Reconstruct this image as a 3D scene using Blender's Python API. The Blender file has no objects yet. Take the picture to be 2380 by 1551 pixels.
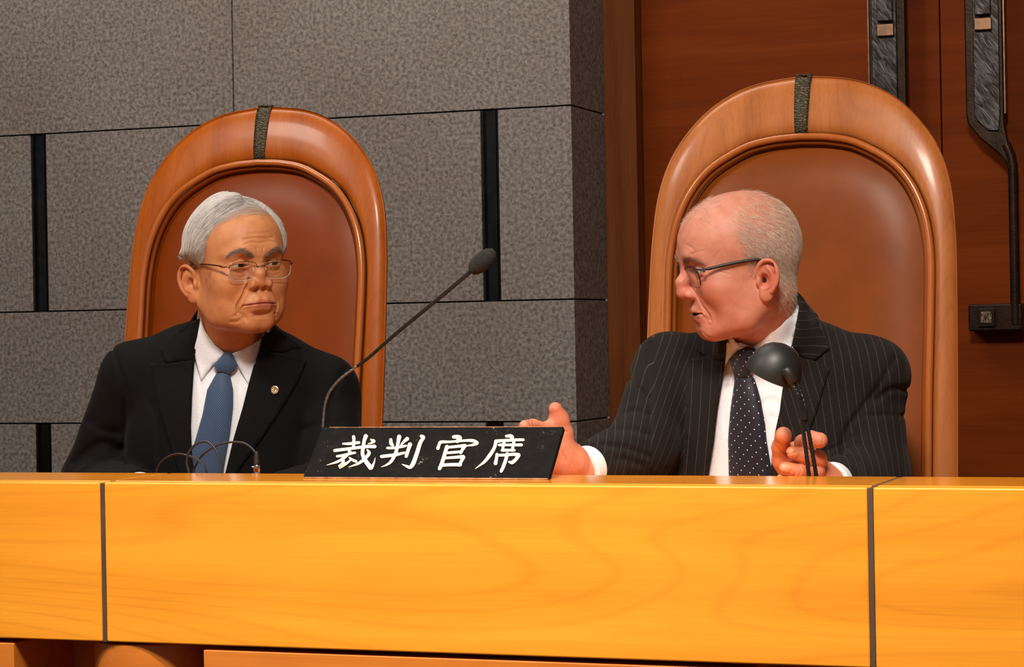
import bpy, bmesh, math, random
import numpy as np
from mathutils import Vector, Matrix, Euler
from mathutils.geometry import delaunay_2d_cdt
random.seed(7); RNG = np.random.default_rng(7)
S = bpy.context.scene; COL = S.collection
# ---------------------------------------------------------------- camera, world, lights, exposure
PSI = math.radians(20.3); RHO = .018; FPX = 5290.0; CAM = np.array([0, 0, 1.12])
cF = np.array([-math.sin(PSI), math.cos(PSI), 0]); cR0 = np.array([math.cos(PSI), math.sin(PSI), 0]); cZ = np.array([0, 0, 1.])
cR = math.cos(RHO)*cR0 - math.sin(RHO)*cZ; cU = math.cos(RHO)*cZ + math.sin(RHO)*cR0
cd = bpy.data.cameras.new('camera'); cam = bpy.data.objects.new('camera', cd); COL.objects.link(cam)
cd.sensor_width = 36; cd.lens = FPX/2380*36; cd.clip_start = .05
cam.matrix_world = Matrix(((cR[0], cU[0], -cF[0], CAM[0]), (cR[1], cU[1], -cF[1], CAM[1]), (cR[2], cU[2], -cF[2], CAM[2]), (0, 0, 0, 1)))
S.camera = cam
cd.dof.use_dof = False
S.view_settings.view_transform = 'Standard'; S.view_settings.look = 'None'; S.view_settings.gamma = 1
S.view_settings.use_curve_mapping = False; S.view_settings.exposure = 0.0
W = bpy.data.worlds.new('room_ambience'); S.world = W; W.use_nodes = True
W.node_tree.nodes['Background'].inputs[0].default_value = (1.0, .90, .82, 1); W.node_tree.nodes['Background'].inputs[1].default_value = .16
def area(name, loc, aim, sx, sy, power, col):
    l = bpy.data.lights.new(name, 'AREA'); l.shape = 'RECTANGLE'; l.size = sx; l.size_y = sy; l.energy = power; l.color = col
    o = bpy.data.objects.new(name, l); COL.objects.link(o); o.location = loc
    o.rotation_euler = (Vector(aim)-Vector(loc)).to_track_quat('-Z', 'Y').to_euler(); return o
area('ceiling_light_front', (-.35, .8, 3.25), (-1.15, 3.2, 1.0), .55, .40, 106, (1, .895, .775))
area('ceiling_light_left', (-3.1, 1.6, 3.3), (-1.8, 3.4, 1.1), .5, .5, 34, (1, .90, .79))
area('ceiling_light_back', (-2.3, 3.9, 3.6), (-2.3, 4.9, 1.2), 1.8, .4, 34, (1, .93, .86))
b_ = area('bench_fill_light', (-1.0, 1.25, 3.35), (-1.12, 2.85, .78), 1.7, .12, 8, (1, .90, .78)); b_.data.spread = math.radians(42)  # unseen lamp added to brighten the bench front more than the people
# ---------------------------------------------------------------- helpers
def ray(px, py): return cF + cR*(px-1190)/FPX - cU*(py-775.5)/FPX
def atY(px, py, Y): d = ray(px, py); return CAM + d*(Y-CAM[1])/d[1]
def atZ(px, py, Z): d = ray(px, py); return CAM + d*(Z-CAM[2])/d[2]
def atX(px, py, X): d = ray(px, py); return CAM + d*(X-CAM[0])/d[0]
def proj(P):
    d = np.atleast_2d(P)-CAM; z = d@cF
    return np.c_[1190+FPX*(d@cR)/z, 775.5-FPX*(d@cU)/z]
def Rx(a): c, s = math.cos(a), math.sin(a); return np.array([[1, 0, 0], [0, c, -s], [0, s, c]])
def Ry(a): c, s = math.cos(a), math.sin(a); return np.array([[c, 0, s], [0, 1, 0], [-s, 0, c]])
def Rz(a): c, s = math.cos(a), math.sin(a); return np.array([[c, -s, 0], [s, c, 0], [0, 0, 1]])
D2R = math.pi/180
def mobj(name, V, Fc, mat=None, parent=None, smooth=True, col=None):
    me = bpy.data.meshes.new(name); V = np.asarray(V, dtype=np.float64)
    me.from_pydata(V.tolist(), [], [tuple(int(i) for i in f) for f in Fc]) if not isinstance(Fc, np.ndarray) else _fast(me, V, Fc)
    me.update()
    if smooth: me.polygons.foreach_set('use_smooth', [True]*len(me.polygons))
    if col is not None:
        a = me.color_attributes.new('tone', 'FLOAT_COLOR', 'POINT'); c4 = np.ones((len(V), 4), np.float32); c4[:, :3] = col
        a.data.foreach_set('color', c4.ravel())
    o = bpy.data.objects.new(name, me); COL.objects.link(o)
    if mat: me.materials.append(mat)
    if parent: o.parent = parent
    return o
def _fast(me, V, Fq):
    n, k = Fq.shape; me.vertices.add(len(V)); me.vertices.foreach_set('co', V.astype(np.float32).ravel())
    me.loops.add(n*k); me.loops.foreach_set('vertex_index', Fq.astype(np.int32).ravel())
    me.polygons.add(n); me.polygons.foreach_set('loop_start', np.arange(0, n*k, k, dtype=np.int32)); me.update(calc_edges=True); me.validate()
def fix_normals(o):
    bm = bmesh.new(); bm.from_mesh(o.data); bmesh.ops.recalc_face_normals(bm, faces=bm.faces[:]); bm.to_mesh(o.data); bm.free(); return o
def empty(name, loc=(0, 0, 0), **kw):
    o = bpy.data.objects.new(name, None); COL.objects.link(o); o.location = loc; o.empty_display_size = .05; return tag(o, **kw)
def tag(o, **kw):
    for k, v in kw.items(): o[k] = v
    return o
def keep_world(o, parent):
    o.parent = parent; o.matrix_parent_inverse = Matrix.Translation(-Vector(parent.location)); return o
class MB:
    """collects simple shapes into one mesh"""
    def __init__(s): s.V = []; s.F = []
    def add(s, V, F):
        n = len(s.V); s.V += [tuple(v) for v in V]; s.F += [tuple(i+n for i in f) for f in F]; return s
    def box(s, a, b):
        x0, y0, z0 = a; x1, y1, z1 = b
        return s.add([(x0, y0, z0), (x1, y0, z0), (x1, y1, z0), (x0, y1, z0), (x0, y0, z1), (x1, y0, z1), (x1, y1, z1), (x0, y1, z1)],
                     [(0, 3, 2, 1), (4, 5, 6, 7), (0, 1, 5, 4), (1, 2, 6, 5), (2, 3, 7, 6), (3, 0, 4, 7)])
    def prism(s, pts, d):   # closed outline pts (3d) extruded by vector d
        n = len(pts); d = np.array(d); P = [np.array(p) for p in pts]
        return s.add(P+[p+d for p in P], [tuple(range(n-1, -1, -1)), tuple(range(n, 2*n))]+[(i, (i+1) % n, n+(i+1) % n, n+i) for i in range(n)])
    def tube(s, pts, r, n=10, cap=True, flat=1.0):
        pts = np.asarray(pts, float); r = np.broadcast_to(r, (len(pts),)); T = np.gradient(pts, axis=0); T /= np.linalg.norm(T, axis=1)[:, None]+1e-12
        u = np.cross(T[0], [0, 0, 1.]); u = u if np.linalg.norm(u) > .1 else np.cross(T[0], [1., 0, 0]); V = []
        for i in range(len(pts)):
            u = u - T[i]*(u@T[i]); u /= np.linalg.norm(u); w = np.cross(T[i], u)
            for k in range(n): a = 2*math.pi*k/n; V.append(pts[i]+r[i]*(math.cos(a)*u+flat*math.sin(a)*w))
        F = [(i*n+k, i*n+(k+1) % n, (i+1)*n+(k+1) % n, (i+1)*n+k) for i in range(len(pts)-1) for k in range(n)]
        if cap: F += [tuple(range(n-1, -1, -1)), tuple((len(pts)-1)*n+k for k in range(n))]
        return s.add(V, F)
    def lathe(s, prof, o, ax, n=40):   # prof: (radius, height) pairs along axis
        ax = np.array(ax, float); ax /= np.linalg.norm(ax); u = np.cross(ax, [.1, .9, .3]); u /= np.linalg.norm(u); w = np.cross(ax, u); V = []
        for (r, h) in prof:
            for k in range(n): a = 2*math.pi*k/n; V.append(np.array(o)+ax*h+max(r, 1e-5)*(math.cos(a)*u+math.sin(a)*w))
        m = len(prof)
        return s.add(V, [(i*n+k, i*n+(k+1) % n, (i+1)*n+(k+1) % n, (i+1)*n+k) for i in range(m-1) for k in range(n)]+[tuple(range(n-1, -1, -1)), tuple((m-1)*n+k for k in range(n))])
    def obj(s, name, mat, parent=None, bevel=0, seg=2, smooth=None, angle=40):
        o = mobj(name, s.V, s.F, mat, parent, smooth=True if smooth is None else smooth); fix_normals(o)
        if bevel: m = o.modifiers.new('bevel', 'BEVEL'); m.width = bevel; m.segments = seg; m.limit_method = 'ANGLE'; m.angle_limit = math.radians(35); m.harden_normals = True
        elif smooth is None: o.data.set_sharp_from_angle(angle=math.radians(angle))
        return o
def spline(pts, n=8):
    P = np.asarray(pts, float); Q = np.vstack([2*P[0]-P[1], P, 2*P[-1]-P[-2]]); out = []
    for i in range(len(P)-1):
        a, b, c, d = Q[i:i+4]
        for t in np.linspace(0, 1, n, endpoint=False): out.append(.5*((2*b)+(-a+c)*t+(2*a-5*b+4*c-d)*t*t+(-a+3*b-3*c+d)*t**3))
    out.append(P[-1]); return np.array(out)
# ---- signed distance modelling
def sm(a, b, k): h = np.maximum(k-np.abs(a-b), 0)/k; return np.minimum(a, b)-h*h*k*.25
def sx(a, b, k): return -sm(-a, -b, k)
def ell(P, c, r, rot=None):
    q = P-np.array(c, np.float32)
    if rot is not None: q = q@np.asarray(rot, np.float32)
    r = np.array(r, np.float32); k0 = np.sqrt(((q/r)**2).sum(1)); k1 = np.sqrt(((q/(r*r))**2).sum(1)); return k0*(k0-1)/(k1+1e-6)
def cap(P, a, b, ra, rb=None):
    rb = ra if rb is None else rb; a = np.array(a, np.float32); d = np.array(b, np.float32)-a
    q = P-a; t = np.clip((q@d)/(d@d+1e-12), 0, 1); return np.sqrt(((q-t[:, None]*d)**2).sum(1))-(ra+(rb-ra)*t)
def pline(P, pts, rs, k=.004):
    d = None; rs = [rs]*len(pts) if np.isscalar(rs) else rs
    for i in range(len(pts)-1):
        e = cap(P, pts[i], pts[i+1], rs[i], rs[i+1]); d = e if d is None else (np.minimum(d, e) if k is None else sm(d, e, k))
    return d
def rbox(P, c, h, r, rot=None):
    q = P-np.array(c, np.float32)
    if rot is not None: q = q@np.asarray(rot, np.float32)
    q = np.abs(q)-(np.array(h, np.float32)-r); return np.sqrt((np.maximum(q, 0)**2).sum(1))+np.minimum(q.max(1), 0)-r
def sdf_mesh(f, lo, hi, h, newton=2, slack=1.5):
    lo = np.array(lo, float); hi = np.array(hi, float); B = 6; nb = np.ceil((hi-lo)/(h*B)).astype(int); N = nb*B
    g = np.stack(np.meshgrid(*[np.arange(n) for n in nb], indexing='ij'), -1).reshape(-1, 3)
    c = (lo+(g+.5)*B*h).astype(np.float32); d = f(c); D = np.empty(N+1, np.float32)
    dc = d.reshape(nb); D[:-1, :-1, :-1] = np.repeat(np.repeat(np.repeat(dc, B, 0), B, 1), B, 2); D[-1] = 1; D[:, -1] = 1; D[:, :, -1] = 1
    keep = g[np.abs(d) < B*h*.87*slack]
    o = np.stack(np.meshgrid(*[np.arange(B+1)]*3, indexing='ij'), -1).reshape(-1, 3)
    idx = (keep[:, None, :]*B+o[None]).reshape(-1, 3); fl = np.unique(np.ravel_multi_index(idx.T, N+1)); ijk = np.stack(np.unravel_index(fl, N+1), -1)
    v = np.empty(len(fl), np.float32); pts = (lo+ijk*h).astype(np.float32)
    for s in range(0, len(fl), 200000): v[s:s+200000] = f(pts[s:s+200000])
    D.ravel()[fl] = v
    ci = np.unique(np.ravel_multi_index((keep[:, None, :]*B+np.stack(np.meshgrid(*[np.arange(B)]*3, indexing='ij'), -1).reshape(-1, 3)[None]).reshape(-1, 3).T, N))
    C = np.stack(np.unravel_index(ci, N), -1); co = np.array([[i, j, k] for i in (0, 1) for j in (0, 1) for k in (0, 1)])
    vals = np.stack([D[C[:, 0]+a, C[:, 1]+b, C[:, 2]+e] for a, b, e in co], 1); ins = vals < 0
    m = ins.any(1) & ~ins.all(1); C = C[m]; vals = vals[m]; acc = np.zeros((len(C), 3)); cnt = np.zeros(len(C))
    for a in range(8):
        for b in range(a+1, 8):
            if np.abs(co[a]-co[b]).sum() != 1: continue
            va, vb = vals[:, a], vals[:, b]; x = (va < 0) != (vb < 0); t = np.where(x, va/(va-vb+1e-20), 0)
            acc += np.where(x[:, None], co[a]+t[:, None]*(co[b]-co[a]), 0); cnt += x
    V = lo+(C+acc/cnt[:, None])*h; cell = -np.ones(N, np.int32); cell[C[:, 0], C[:, 1], C[:, 2]] = np.arange(len(C)); F = []
    for ax in range(3):
        e = np.zeros(3, int); e[ax] = 1; u, w = [(1, 2), (2, 0), (0, 1)][ax]; q = C
        A = D[q[:, 0], q[:, 1], q[:, 2]] < 0; Bq = D[q[:, 0]+e[0], q[:, 1]+e[1], q[:, 2]+e[2]] < 0
        s = (A != Bq) & (q[:, u] > 0) & (q[:, w] > 0); q = q[s]; A = A[s]; du = np.zeros(3, int); du[u] = 1; dw = np.zeros(3, int); dw[w] = 1
        g4 = [cell[tuple((q-a*du-b*dw).T)] for a, b in ((0, 0), (1, 0), (1, 1), (0, 1))]; f4 = np.stack(g4, 1); f4 = np.where(A[:, None], f4, f4[:, ::-1]); F.append(f4[(f4 >= 0).all(1)])
    F = np.vstack(F); V = V.astype(np.float32)
    for _ in range(newton):
        d0 = f(V); e = h*.3; G = np.stack([(f(V+np.eye(3, dtype=np.float32)[i]*e)-d0)/e for i in range(3)], 1); g2 = (G**2).sum(1)+1e-4
        V = V-np.clip(d0/g2, -h*.6, h*.6)[:, None]*G
    return V, F
def march(f, O, dirn, dist=.5, n=40):   # sphere-march points O along dirn onto f
    O = O.astype(np.float32).copy(); d = np.array(dirn, np.float32); t = np.zeros(len(O), np.float32)
    for _ in range(n): t += np.clip(f(O+t[:, None]*d), -.02, .05)*.8; t = np.minimum(t, dist)
    return O+t[:, None]*d, t < dist-1e-3
def poly_sd(X, Y, poly):   # signed distance to 2d polygon, negative inside
    P = np.asarray(poly, float); n = len(P); d = np.full(X.shape, 1e9); ins = np.zeros(X.shape, bool)
    for i in range(n):
        a = P[i]; b = P[(i+1) % n]; ex, ey = b-a; wx = X-a[0]; wy = Y-a[1]; t = np.clip((wx*ex+wy*ey)/(ex*ex+ey*ey+1e-12), 0, 1)
        d = np.minimum(d, (wx-ex*t)**2+(wy-ey*t)**2)
        c = (a[1] > Y) != (b[1] > Y); xx = a[0]+(Y-a[1])*ex/(ey if abs(ey) > 1e-9 else 1e-9); ins ^= c & (X < xx)
    return np.where(ins, -1, 1)*np.sqrt(d)
def noise1(P, s, seed=0):   # cheap smooth pseudo noise
    r = np.random.default_rng(seed); o = 0
    for k in range(5):
        w = r.normal(size=3)*s*(1+.35*k); o = o+np.sin(P@w.astype(np.float32)+r.uniform(0, 6.28)+.7*np.sin(P@(r.normal(size=3)*s*.6).astype(np.float32)))
    return o/5
# ---------------------------------------------------------------- procedural materials
def mat(name, build):
    m = bpy.data.materials.new(name); m.use_nodes = True; nt = m.node_tree; b = nt.nodes['Principled BSDF']; build(nt, b); return m
def nd(nt, t, **kw):
    n = nt.nodes.new(t)
    for k, v in kw.items():
        if k in n.inputs: n.inputs[k].default_value = v
        else: setattr(n, k, v)
    return n
def coords(nt, scale=(1, 1, 1), rot=(0, 0, 0), loc=(0, 0, 0)):
    tc = nd(nt, 'ShaderNodeTexCoord'); mp = nd(nt, 'ShaderNodeMapping'); mp.inputs['Scale'].default_value = scale; mp.inputs['Rotation'].default_value = rot; mp.inputs['Location'].default_value = loc
    nt.links.new(tc.outputs['Object'], mp.inputs[0]); return mp.outputs[0]
def ramp(nt, fac, stops):
    r = nd(nt, 'ShaderNodeValToRGB'); e = r.color_ramp.elements
    while len(e) < len(stops): e.new(.5)
    for i, (p, c) in enumerate(stops): e[i].position = p; e[i].color = (*c, 1)
    nt.links.new(fac, r.inputs[0]); return r.outputs[0]
def mixc(nt, a, b, fac, mode='MIX'):
    m = nd(nt, 'ShaderNodeMix', data_type='RGBA', blend_type=mode)
    for s, v in ((6, a), (7, b), (0, fac)):
        if isinstance(v, (int, float)): m.inputs[s].default_value = v
        elif isinstance(v, tuple): m.inputs[s].default_value = (*v, 1)
        else: nt.links.new(v, m.inputs[s])
    return m.outputs[2]
def bump(nt, b, h, strength, dist=.001):
    n = nd(nt, 'ShaderNodeBump'); n.inputs['Strength'].default_value = strength; n.inputs['Distance'].default_value = dist
    nt.links.new(h, n.inputs['Height']); nt.links.new(n.outputs[0], b.inputs['Normal'])
def wood(name, dark, mid, light, rough=.35, along='x', scale=1.0, coat=0.0, figure=.5, spec=.5):
    def f(nt, b):
        sc = {'x': (1.1, 9, 9), 'z': (9, 9, 1.1)}[along]; sc = tuple(s*scale for s in sc)
        v = coords(nt, sc); w = nd(nt, 'ShaderNodeTexNoise', Scale=1.6, Detail=5, Roughness=.55, Distortion=.9); nt.links.new(v, w.inputs[0])
        v2 = coords(nt, tuple(s*(12 if s > 3*scale else 1.6) for s in sc)); g = nd(nt, 'ShaderNodeTexNoise', Scale=2.2, Detail=4, Roughness=.6); nt.links.new(v2, g.inputs[0])
        c = ramp(nt, w.outputs[0], [(.3, dark), (.5, mid), (.68, light)])
        c = mixc(nt, c, ramp(nt, g.outputs[0], [(.35, tuple(x*.80 for x in mid)), (.62, light)]), .32)
        wv = nd(nt, 'ShaderNodeTexWave', Scale=.9, Distortion=9, Detail=3); wv.inputs['Detail Scale'].default_value = 1.1; wv.bands_direction = 'Z' if along == 'x' else 'X'
        nt.links.new(coords(nt, tuple(s*.45 for s in sc)), wv.inputs[0])
        c = mixc(nt, c, ramp(nt, wv.outputs[1], [(.0, tuple(x*.86 for x in mid)), (.35, mid), (1, light)]), .35*figure)
        cn = nd(nt, 'ShaderNodeTexNoise', Scale=1.0, Detail=1.5, Roughness=.4, Distortion=.15); nt.links.new(coords(nt, tuple(s*.42 for s in sc), loc=(3.1, 1.7, 2.3)), cn.inputs[0])
        ml = nd(nt, 'ShaderNodeMath', operation='MULTIPLY'); ml.inputs[1].default_value = 34; nt.links.new(cn.outputs[0], ml.inputs[0]); frc = nd(nt, 'ShaderNodeMath', operation='FRACT'); nt.links.new(ml.outputs[0], frc.inputs[0])
        c = mixc(nt, c, ramp(nt, frc.outputs[0], [(0, (.80, .72, .62)), (.16, (1, 1, 1)), (.84, (1, 1, 1)), (1, (.80, .72, .62))]), .42*figure, 'MULTIPLY')
        nt.links.new(c, b.inputs['Base Color']); b.inputs['Roughness'].default_value = rough; b.inputs['Coat Weight'].default_value = coat; b.inputs['Coat Roughness'].default_value = .12; b.inputs['Specular IOR Level'].default_value = spec
        bump(nt, b, g.outputs[0], .05)
    return mat(name, f)
def plain(name, c, rough=.5, metal=0, noise=None, bumpy=None, **kw):
    def f(nt, b):
        b.inputs['Base Color'].default_value = (*c, 1); b.inputs['Roughness'].default_value = rough; b.inputs['Metallic'].default_value = metal
        for k, v in kw.items(): b.inputs[k].default_value = v
        n = nd(nt, 'ShaderNodeTexNoise', Scale=(noise or (60,))[0], Detail=4); nt.links.new(coords(nt), n.inputs[0])
        a = (noise or (60, .12))[1]
        nt.links.new(ramp(nt, n.outputs[0], [(.3, tuple(x*(1-a) for x in c)), (.7, tuple(min(1, x*(1+a)) for x in c))]), b.inputs['Base Color'])
        if bumpy: m2 = nd(nt, 'ShaderNodeTexNoise', Scale=bumpy[0], Detail=5); nt.links.new(coords(nt), m2.inputs[0]); bump(nt, b, m2.outputs[0], bumpy[1], bumpy[2])
    return mat(name, f)
def _stone(nt, b):
    v = coords(nt); n1 = nd(nt, 'ShaderNodeTexNoise', Scale=112, Detail=5, Roughness=.62); nt.links.new(v, n1.inputs[0])
    n2 = nd(nt, 'ShaderNodeTexVoronoi', Scale=150); nt.links.new(v, n2.inputs[0]); n3 = nd(nt, 'ShaderNodeTexNoise', Scale=2.2, Detail=3); nt.links.new(v, n3.inputs[0])
    c = ramp(nt, n1.outputs[0], [(.34, (.045, .040, .035)), (.45, (.125, .108, .096)), (.56, (.225, .200, .182)), (.70, (.33, .30, .275))])
    c = mixc(nt, c, ramp(nt, n2.outputs[0], [(.1, (.06, .052, .046)), (.5, (.21, .185, .17))]), .28)
    c = mixc(nt, c, ramp(nt, n3.outputs[0], [(.35, (.85, .80, .78)), (.65, (1.0, 1.0, 1.0))]), 1.0, 'MULTIPLY')
    nt.links.new(c, b.inputs['Base Color']); b.inputs['Roughness'].default_value = .62; bump(nt, b, n1.outputs[0], .35, .0015)
M = {}
M['stone'] = mat('granite', _stone)
M['apron'] = wood('honey_wood_veneer', (.74, .25, .012), (.88, .315, .018), (.95, .385, .028), .34, 'x', 1.0, .15, 1.0)
M['ledge'] = wood('honey_wood_ledge', (.62, .19, .010), (.74, .25, .014), (.82, .31, .020), .17, 'x', 1.0, .15)
M['base'] = wood('reddish_wood_base', (.50, .13, .015), (.60, .17, .02), (.68, .22, .03), .4, 'x', 1.2)
M['pillar'] = wood('wood_pillar', (.52, .15, .02), (.62, .19, .028), (.70, .24, .04), .4, 'z', 1.2)
M['jamb'] = wood('door_jamb_wood', (.105, .026, .0045), (.15, .040, .008), (.20, .058, .013), .5, 'z', 1.6, spec=.15)
M['door'] = wood('door_veneer', (.115, .0175, .0014), (.150, .0250, .0024), (.19, .035, .0045), .5, 'x', .9, spec=.05)
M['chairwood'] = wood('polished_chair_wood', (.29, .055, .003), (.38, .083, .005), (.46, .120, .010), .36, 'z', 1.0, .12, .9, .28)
M['chairwood2'] = wood('polished_chair_wood_lit', (.33, .090, .018), (.43, .130, .028), (.53, .185, .050), .36, 'z', 1.0, .12, .9, .28)  # same wood as the left chair; stronger light on the right put into the colour
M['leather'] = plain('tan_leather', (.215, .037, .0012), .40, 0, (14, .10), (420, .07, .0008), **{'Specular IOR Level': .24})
M['leather2'] = plain('tan_leather_lit', (.225, .048, .0018), .40, 0, (14, .10), (420, .07, .0008), **{'Specular IOR Level': .24})  # same leather, coloured paler to stand in for the right chair's stronger light
M['bronze'] = plain('dark_bronze', (.028, .014, .008), .36, .7, (40, .35), (160, .25, .0015))
M['steel'] = plain('dark_steel_inlay', (.035, .038, .042), .22, .9, (30, .3))
M['seam'] = plain('seam_metal', (.16, .10, .07), .4, .5, (30, .1))
M['shadowgap'] = plain('dark_recess', (.02, .015, .012), .9, 0, (30, .1))
M['gum'] = plain('black_enamel', (.010, .010, .0095), .48, 0, (30, .1))
M['blackmetal'] = plain('black_gooseneck_metal', (.030, .028, .027), .25, .6, (300, .2))
M['steelneck'] = plain('grey_gooseneck_metal', (.30, .30, .31), .3, .9, (300, .2))
M['foam'] = plain('black_foam', (.018, .016, .014), .95, 0, (300, .5), (900, .9, .002))
M['rubber'] = plain('black_cable_rubber', (.022, .019, .017), .5, 0, (60, .1))
M['chrome'] = plain('chrome', (.85, .82, .78), .12, 1.0, (30, .03))
M['floor'] = plain('dark_carpet', (.06, .03, .02), .95, 0, (200, .3))
M['plaster'] = plain('plaster', (.25, .22, .2), .9, 0, (8, .05))
# ---------------------------------------------------------------- the room
floor = MB().box((-6.5, -1.5, -.1), (3, 7, 0)).obj('floor', M['floor']); tag(floor, kind='structure')
ceil_ = MB().box((-6.5, -1.5, 4.2), (3, 7, 4.3)).obj('ceiling', M['plaster']); tag(ceil_, kind='structure')
WX = -1.6935; Zc = [0, .45, .913, 1.197, 1.647, 2.10, 2.55, 3.0, 3.45, 3.9, 4.2]
wb = MB(); g = .0016
def block(x0, x1, z0, z1): wb.box((x0+g, 5.0, z0+g), (x1-g, 5.25 if x1 > WX else 5.16, z1-g))
strips = [(-3.143, -3.101), (-1.918, -1.877)]
for i in range(len(Zc)-1):
    z0, z1 = Zc[i], Zc[i+1]
    if i in (1, 3): xs = [(-6.5, -5.6), (-5.55, -4.35), (-4.31, -3.143), (-3.101, -1.918), (-1.877, WX+g)]
    elif i == 2: xs = [(-6.5, -4.9), (-4.9, WX+g)] if 0 else [(-6.5, -5.0), (-5.0, -3.9), (-3.9, WX+g)]
    elif i == 4: xs = [(-6.5, -5.0), (-5.0, -3.78), (-3.78, -2.567), (-2.567, WX+g)]
    else: xs = [(-6.5, -4.4), (-4.4, -3.2), (-3.2, WX+g)]
    for x0, x1 in xs: block(x0, x1, z0, z1)
wall = wb.obj('wall_back', M['stone'], bevel=.0012, seg=1); tag(wall, kind='structure')
MB().box((-6.5, 5.17, 0), (WX-.004, 5.245, 4.2)).box((-6.5, 5.012, 0), (WX-.006, 5.17, 4.2)).obj('joint_backing', M['shadowgap'], wall)
for x0, x1 in strips:
    for z0, z1 in ((.452, .911), (1.199, 1.645)):
        m = MB().box((x0+.001, 4.999, z0), (x0+.006, 5.03, z1)).box((x1-.009, 4.999, z0), (x1-.004, 5.03, z1)).box((x0+.005, 5.009, z0), (x1-.004, 5.03, z1)).box((x1-.004, 5.004, z0), (x1, 5.03, z1))
        m.obj('metal_inlay', M['steel'], wall, bevel=.0008, seg=1)
jamb = MB().box((WX, 5.246, 0), (-1.612, 5.42, 4.2)).obj('trim_1', M['jamb'], bevel=.003); tag(jamb, kind='structure')
def handle(door, sgn, x0):     # cast door pull: wide textured plate, bent neck, thin rod and foot with a square emblem; sgn=+1 bends right
    X = lambda a: x0+sgn*a
    def bx(m, a0, a1, y0, y1, z0, z1): m.box((min(X(a0), X(a1)), y0, z0), (max(X(a0), X(a1)), y1, z1)); return m
    m = MB(); out = [(0, 2.35), (0, 1.60), (.004, 1.580), (.030, 1.545), (.072, 1.508), (.088, 1.488), (.0925, 1.470), (.0925, 1.135), (.1125, 1.135), (.1125, 1.475), (.110, 1.492), (.092, 1.540), (.0865, 1.575), (.086, 1.60), (.086, 2.35)]
    m.prism([(X(a), 5.235, z) for a, z in out], (0, .022, 0)); h = m.obj('door_handle', M['bronze'], door, bevel=.0045, seg=3)
    f = MB(); f.prism([(X(a), 5.229, z) for a, z in [(.020, 2.34), (.020, 1.60), (.026, 1.586), (.050, 1.562), (.074, 1.56), (.078, 1.60), (.078, 2.34)]], (0, .010, 0)); f.obj('textured_face', M['hammered'], h, bevel=.002)
    k = MB(); bx(k, .026, .062, 5.213, 5.232, 1.824, 2.3); k.obj('raised_block', M['hammered'], h, bevel=.002)
    s = MB(); bx(s, .024, .064, 5.217, 5.232, 1.789, 1.818); s.obj('block_sill', M['bronzelight'], h, bevel=.003)
    e = MB(); bx(e, .0862, .0890, 5.240, 5.262, 1.60, 2.35); e.obj('edge_strip', M['bronzelight'], h)
    ft = MB(); bx(ft, -.003, .118, 5.236, 5.30, 1.106, 1.168); fo = ft.obj('handle_foot', M['bronze'], h, bevel=.004)
    em = MB(); bx(em, .020, .058, 5.228, 5.240, 1.116, 1.158); emo = em.obj('square_emblem', M['bronze'], fo, bevel=.002)
    e2 = MB(); bx(e2, .0265, .0515, 5.2245, 5.232, 1.1235, 1.1505); e2.obj('emblem_face', M['hammered2'], emo, bevel=.0015)
    MB().tube([(X(.1025), 5.243, z) for z in np.linspace(1.12, 1.48, 12)]+[(X(.098), 5.242, 1.505), (X(.088), 5.242, 1.53)], .0112, 20).obj('rod', M['bronze'], h)
    for z in (2.25, 1.9): 
        p = MB(); bx(p, .03, .055, 5.25, 5.302, z-.02, z+.02); p.obj('standoff', M['bronze'], h)
def _hammer(sc, c1, c2, dist, rot=.6):
    def f(nt, b):
        v = coords(nt, (1, 1, 1), (0, rot, 0)); mp = nd(nt, 'ShaderNodeMapping'); mp.inputs['Scale'].default_value = (1, 1, .28); nt.links.new(v, mp.inputs[0])
        n = nd(nt, 'ShaderNodeTexNoise', Scale=sc, Detail=3, Distortion=.6); nt.links.new(mp.outputs[0], n.inputs[0]); nt.links.new(ramp(nt, n.outputs[0], [(.35, c1), (.65, c2)]), b.inputs['Base Color'])
        b.inputs['Metallic'].default_value = .9; b.inputs['Roughness'].default_value = .40; bump(nt, b, n.outputs[0], .5, dist)
    return f
M['hammered'] = mat('hammered_bronze', _hammer(120, (.022, .017, .014), (.075, .070, .072), .0020)); M['hammered2'] = mat('cast_relief_bronze', _hammer(260, (.05, .035, .025), (.28, .20, .13), .005, 0))
M['bronzelight'] = plain('worn_bronze', (.26, .15, .09), .35, .9, (60, .3))
d1 = MB().box((-1.612, 5.30, 0), (-.8905, 5.345, 2.6)).obj('door_1', M['door'], bevel=.0015); tag(d1, kind='structure'); handle(d1, -1, -.957)
d2 = MB().box((-.8880, 5.30, 0), (-.10, 5.345, 2.6)).obj('door_2', M['door'], bevel=.0015); tag(d2, kind='structure'); handle(d2, 1, -.8225)
wr = MB().box((-1.612, 5.30, 2.604), (3, 5.42, 4.2)).box((-.096, 5.30, 0), (3, 5.42, 2.6)).obj('wall_right', M['door']); tag(wr, kind='structure')
MB().box((-1.60, 5.352, 0), (-.1, 5.4, 2.6)).obj('joint_backing', M['shadowgap'], wr)
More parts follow.
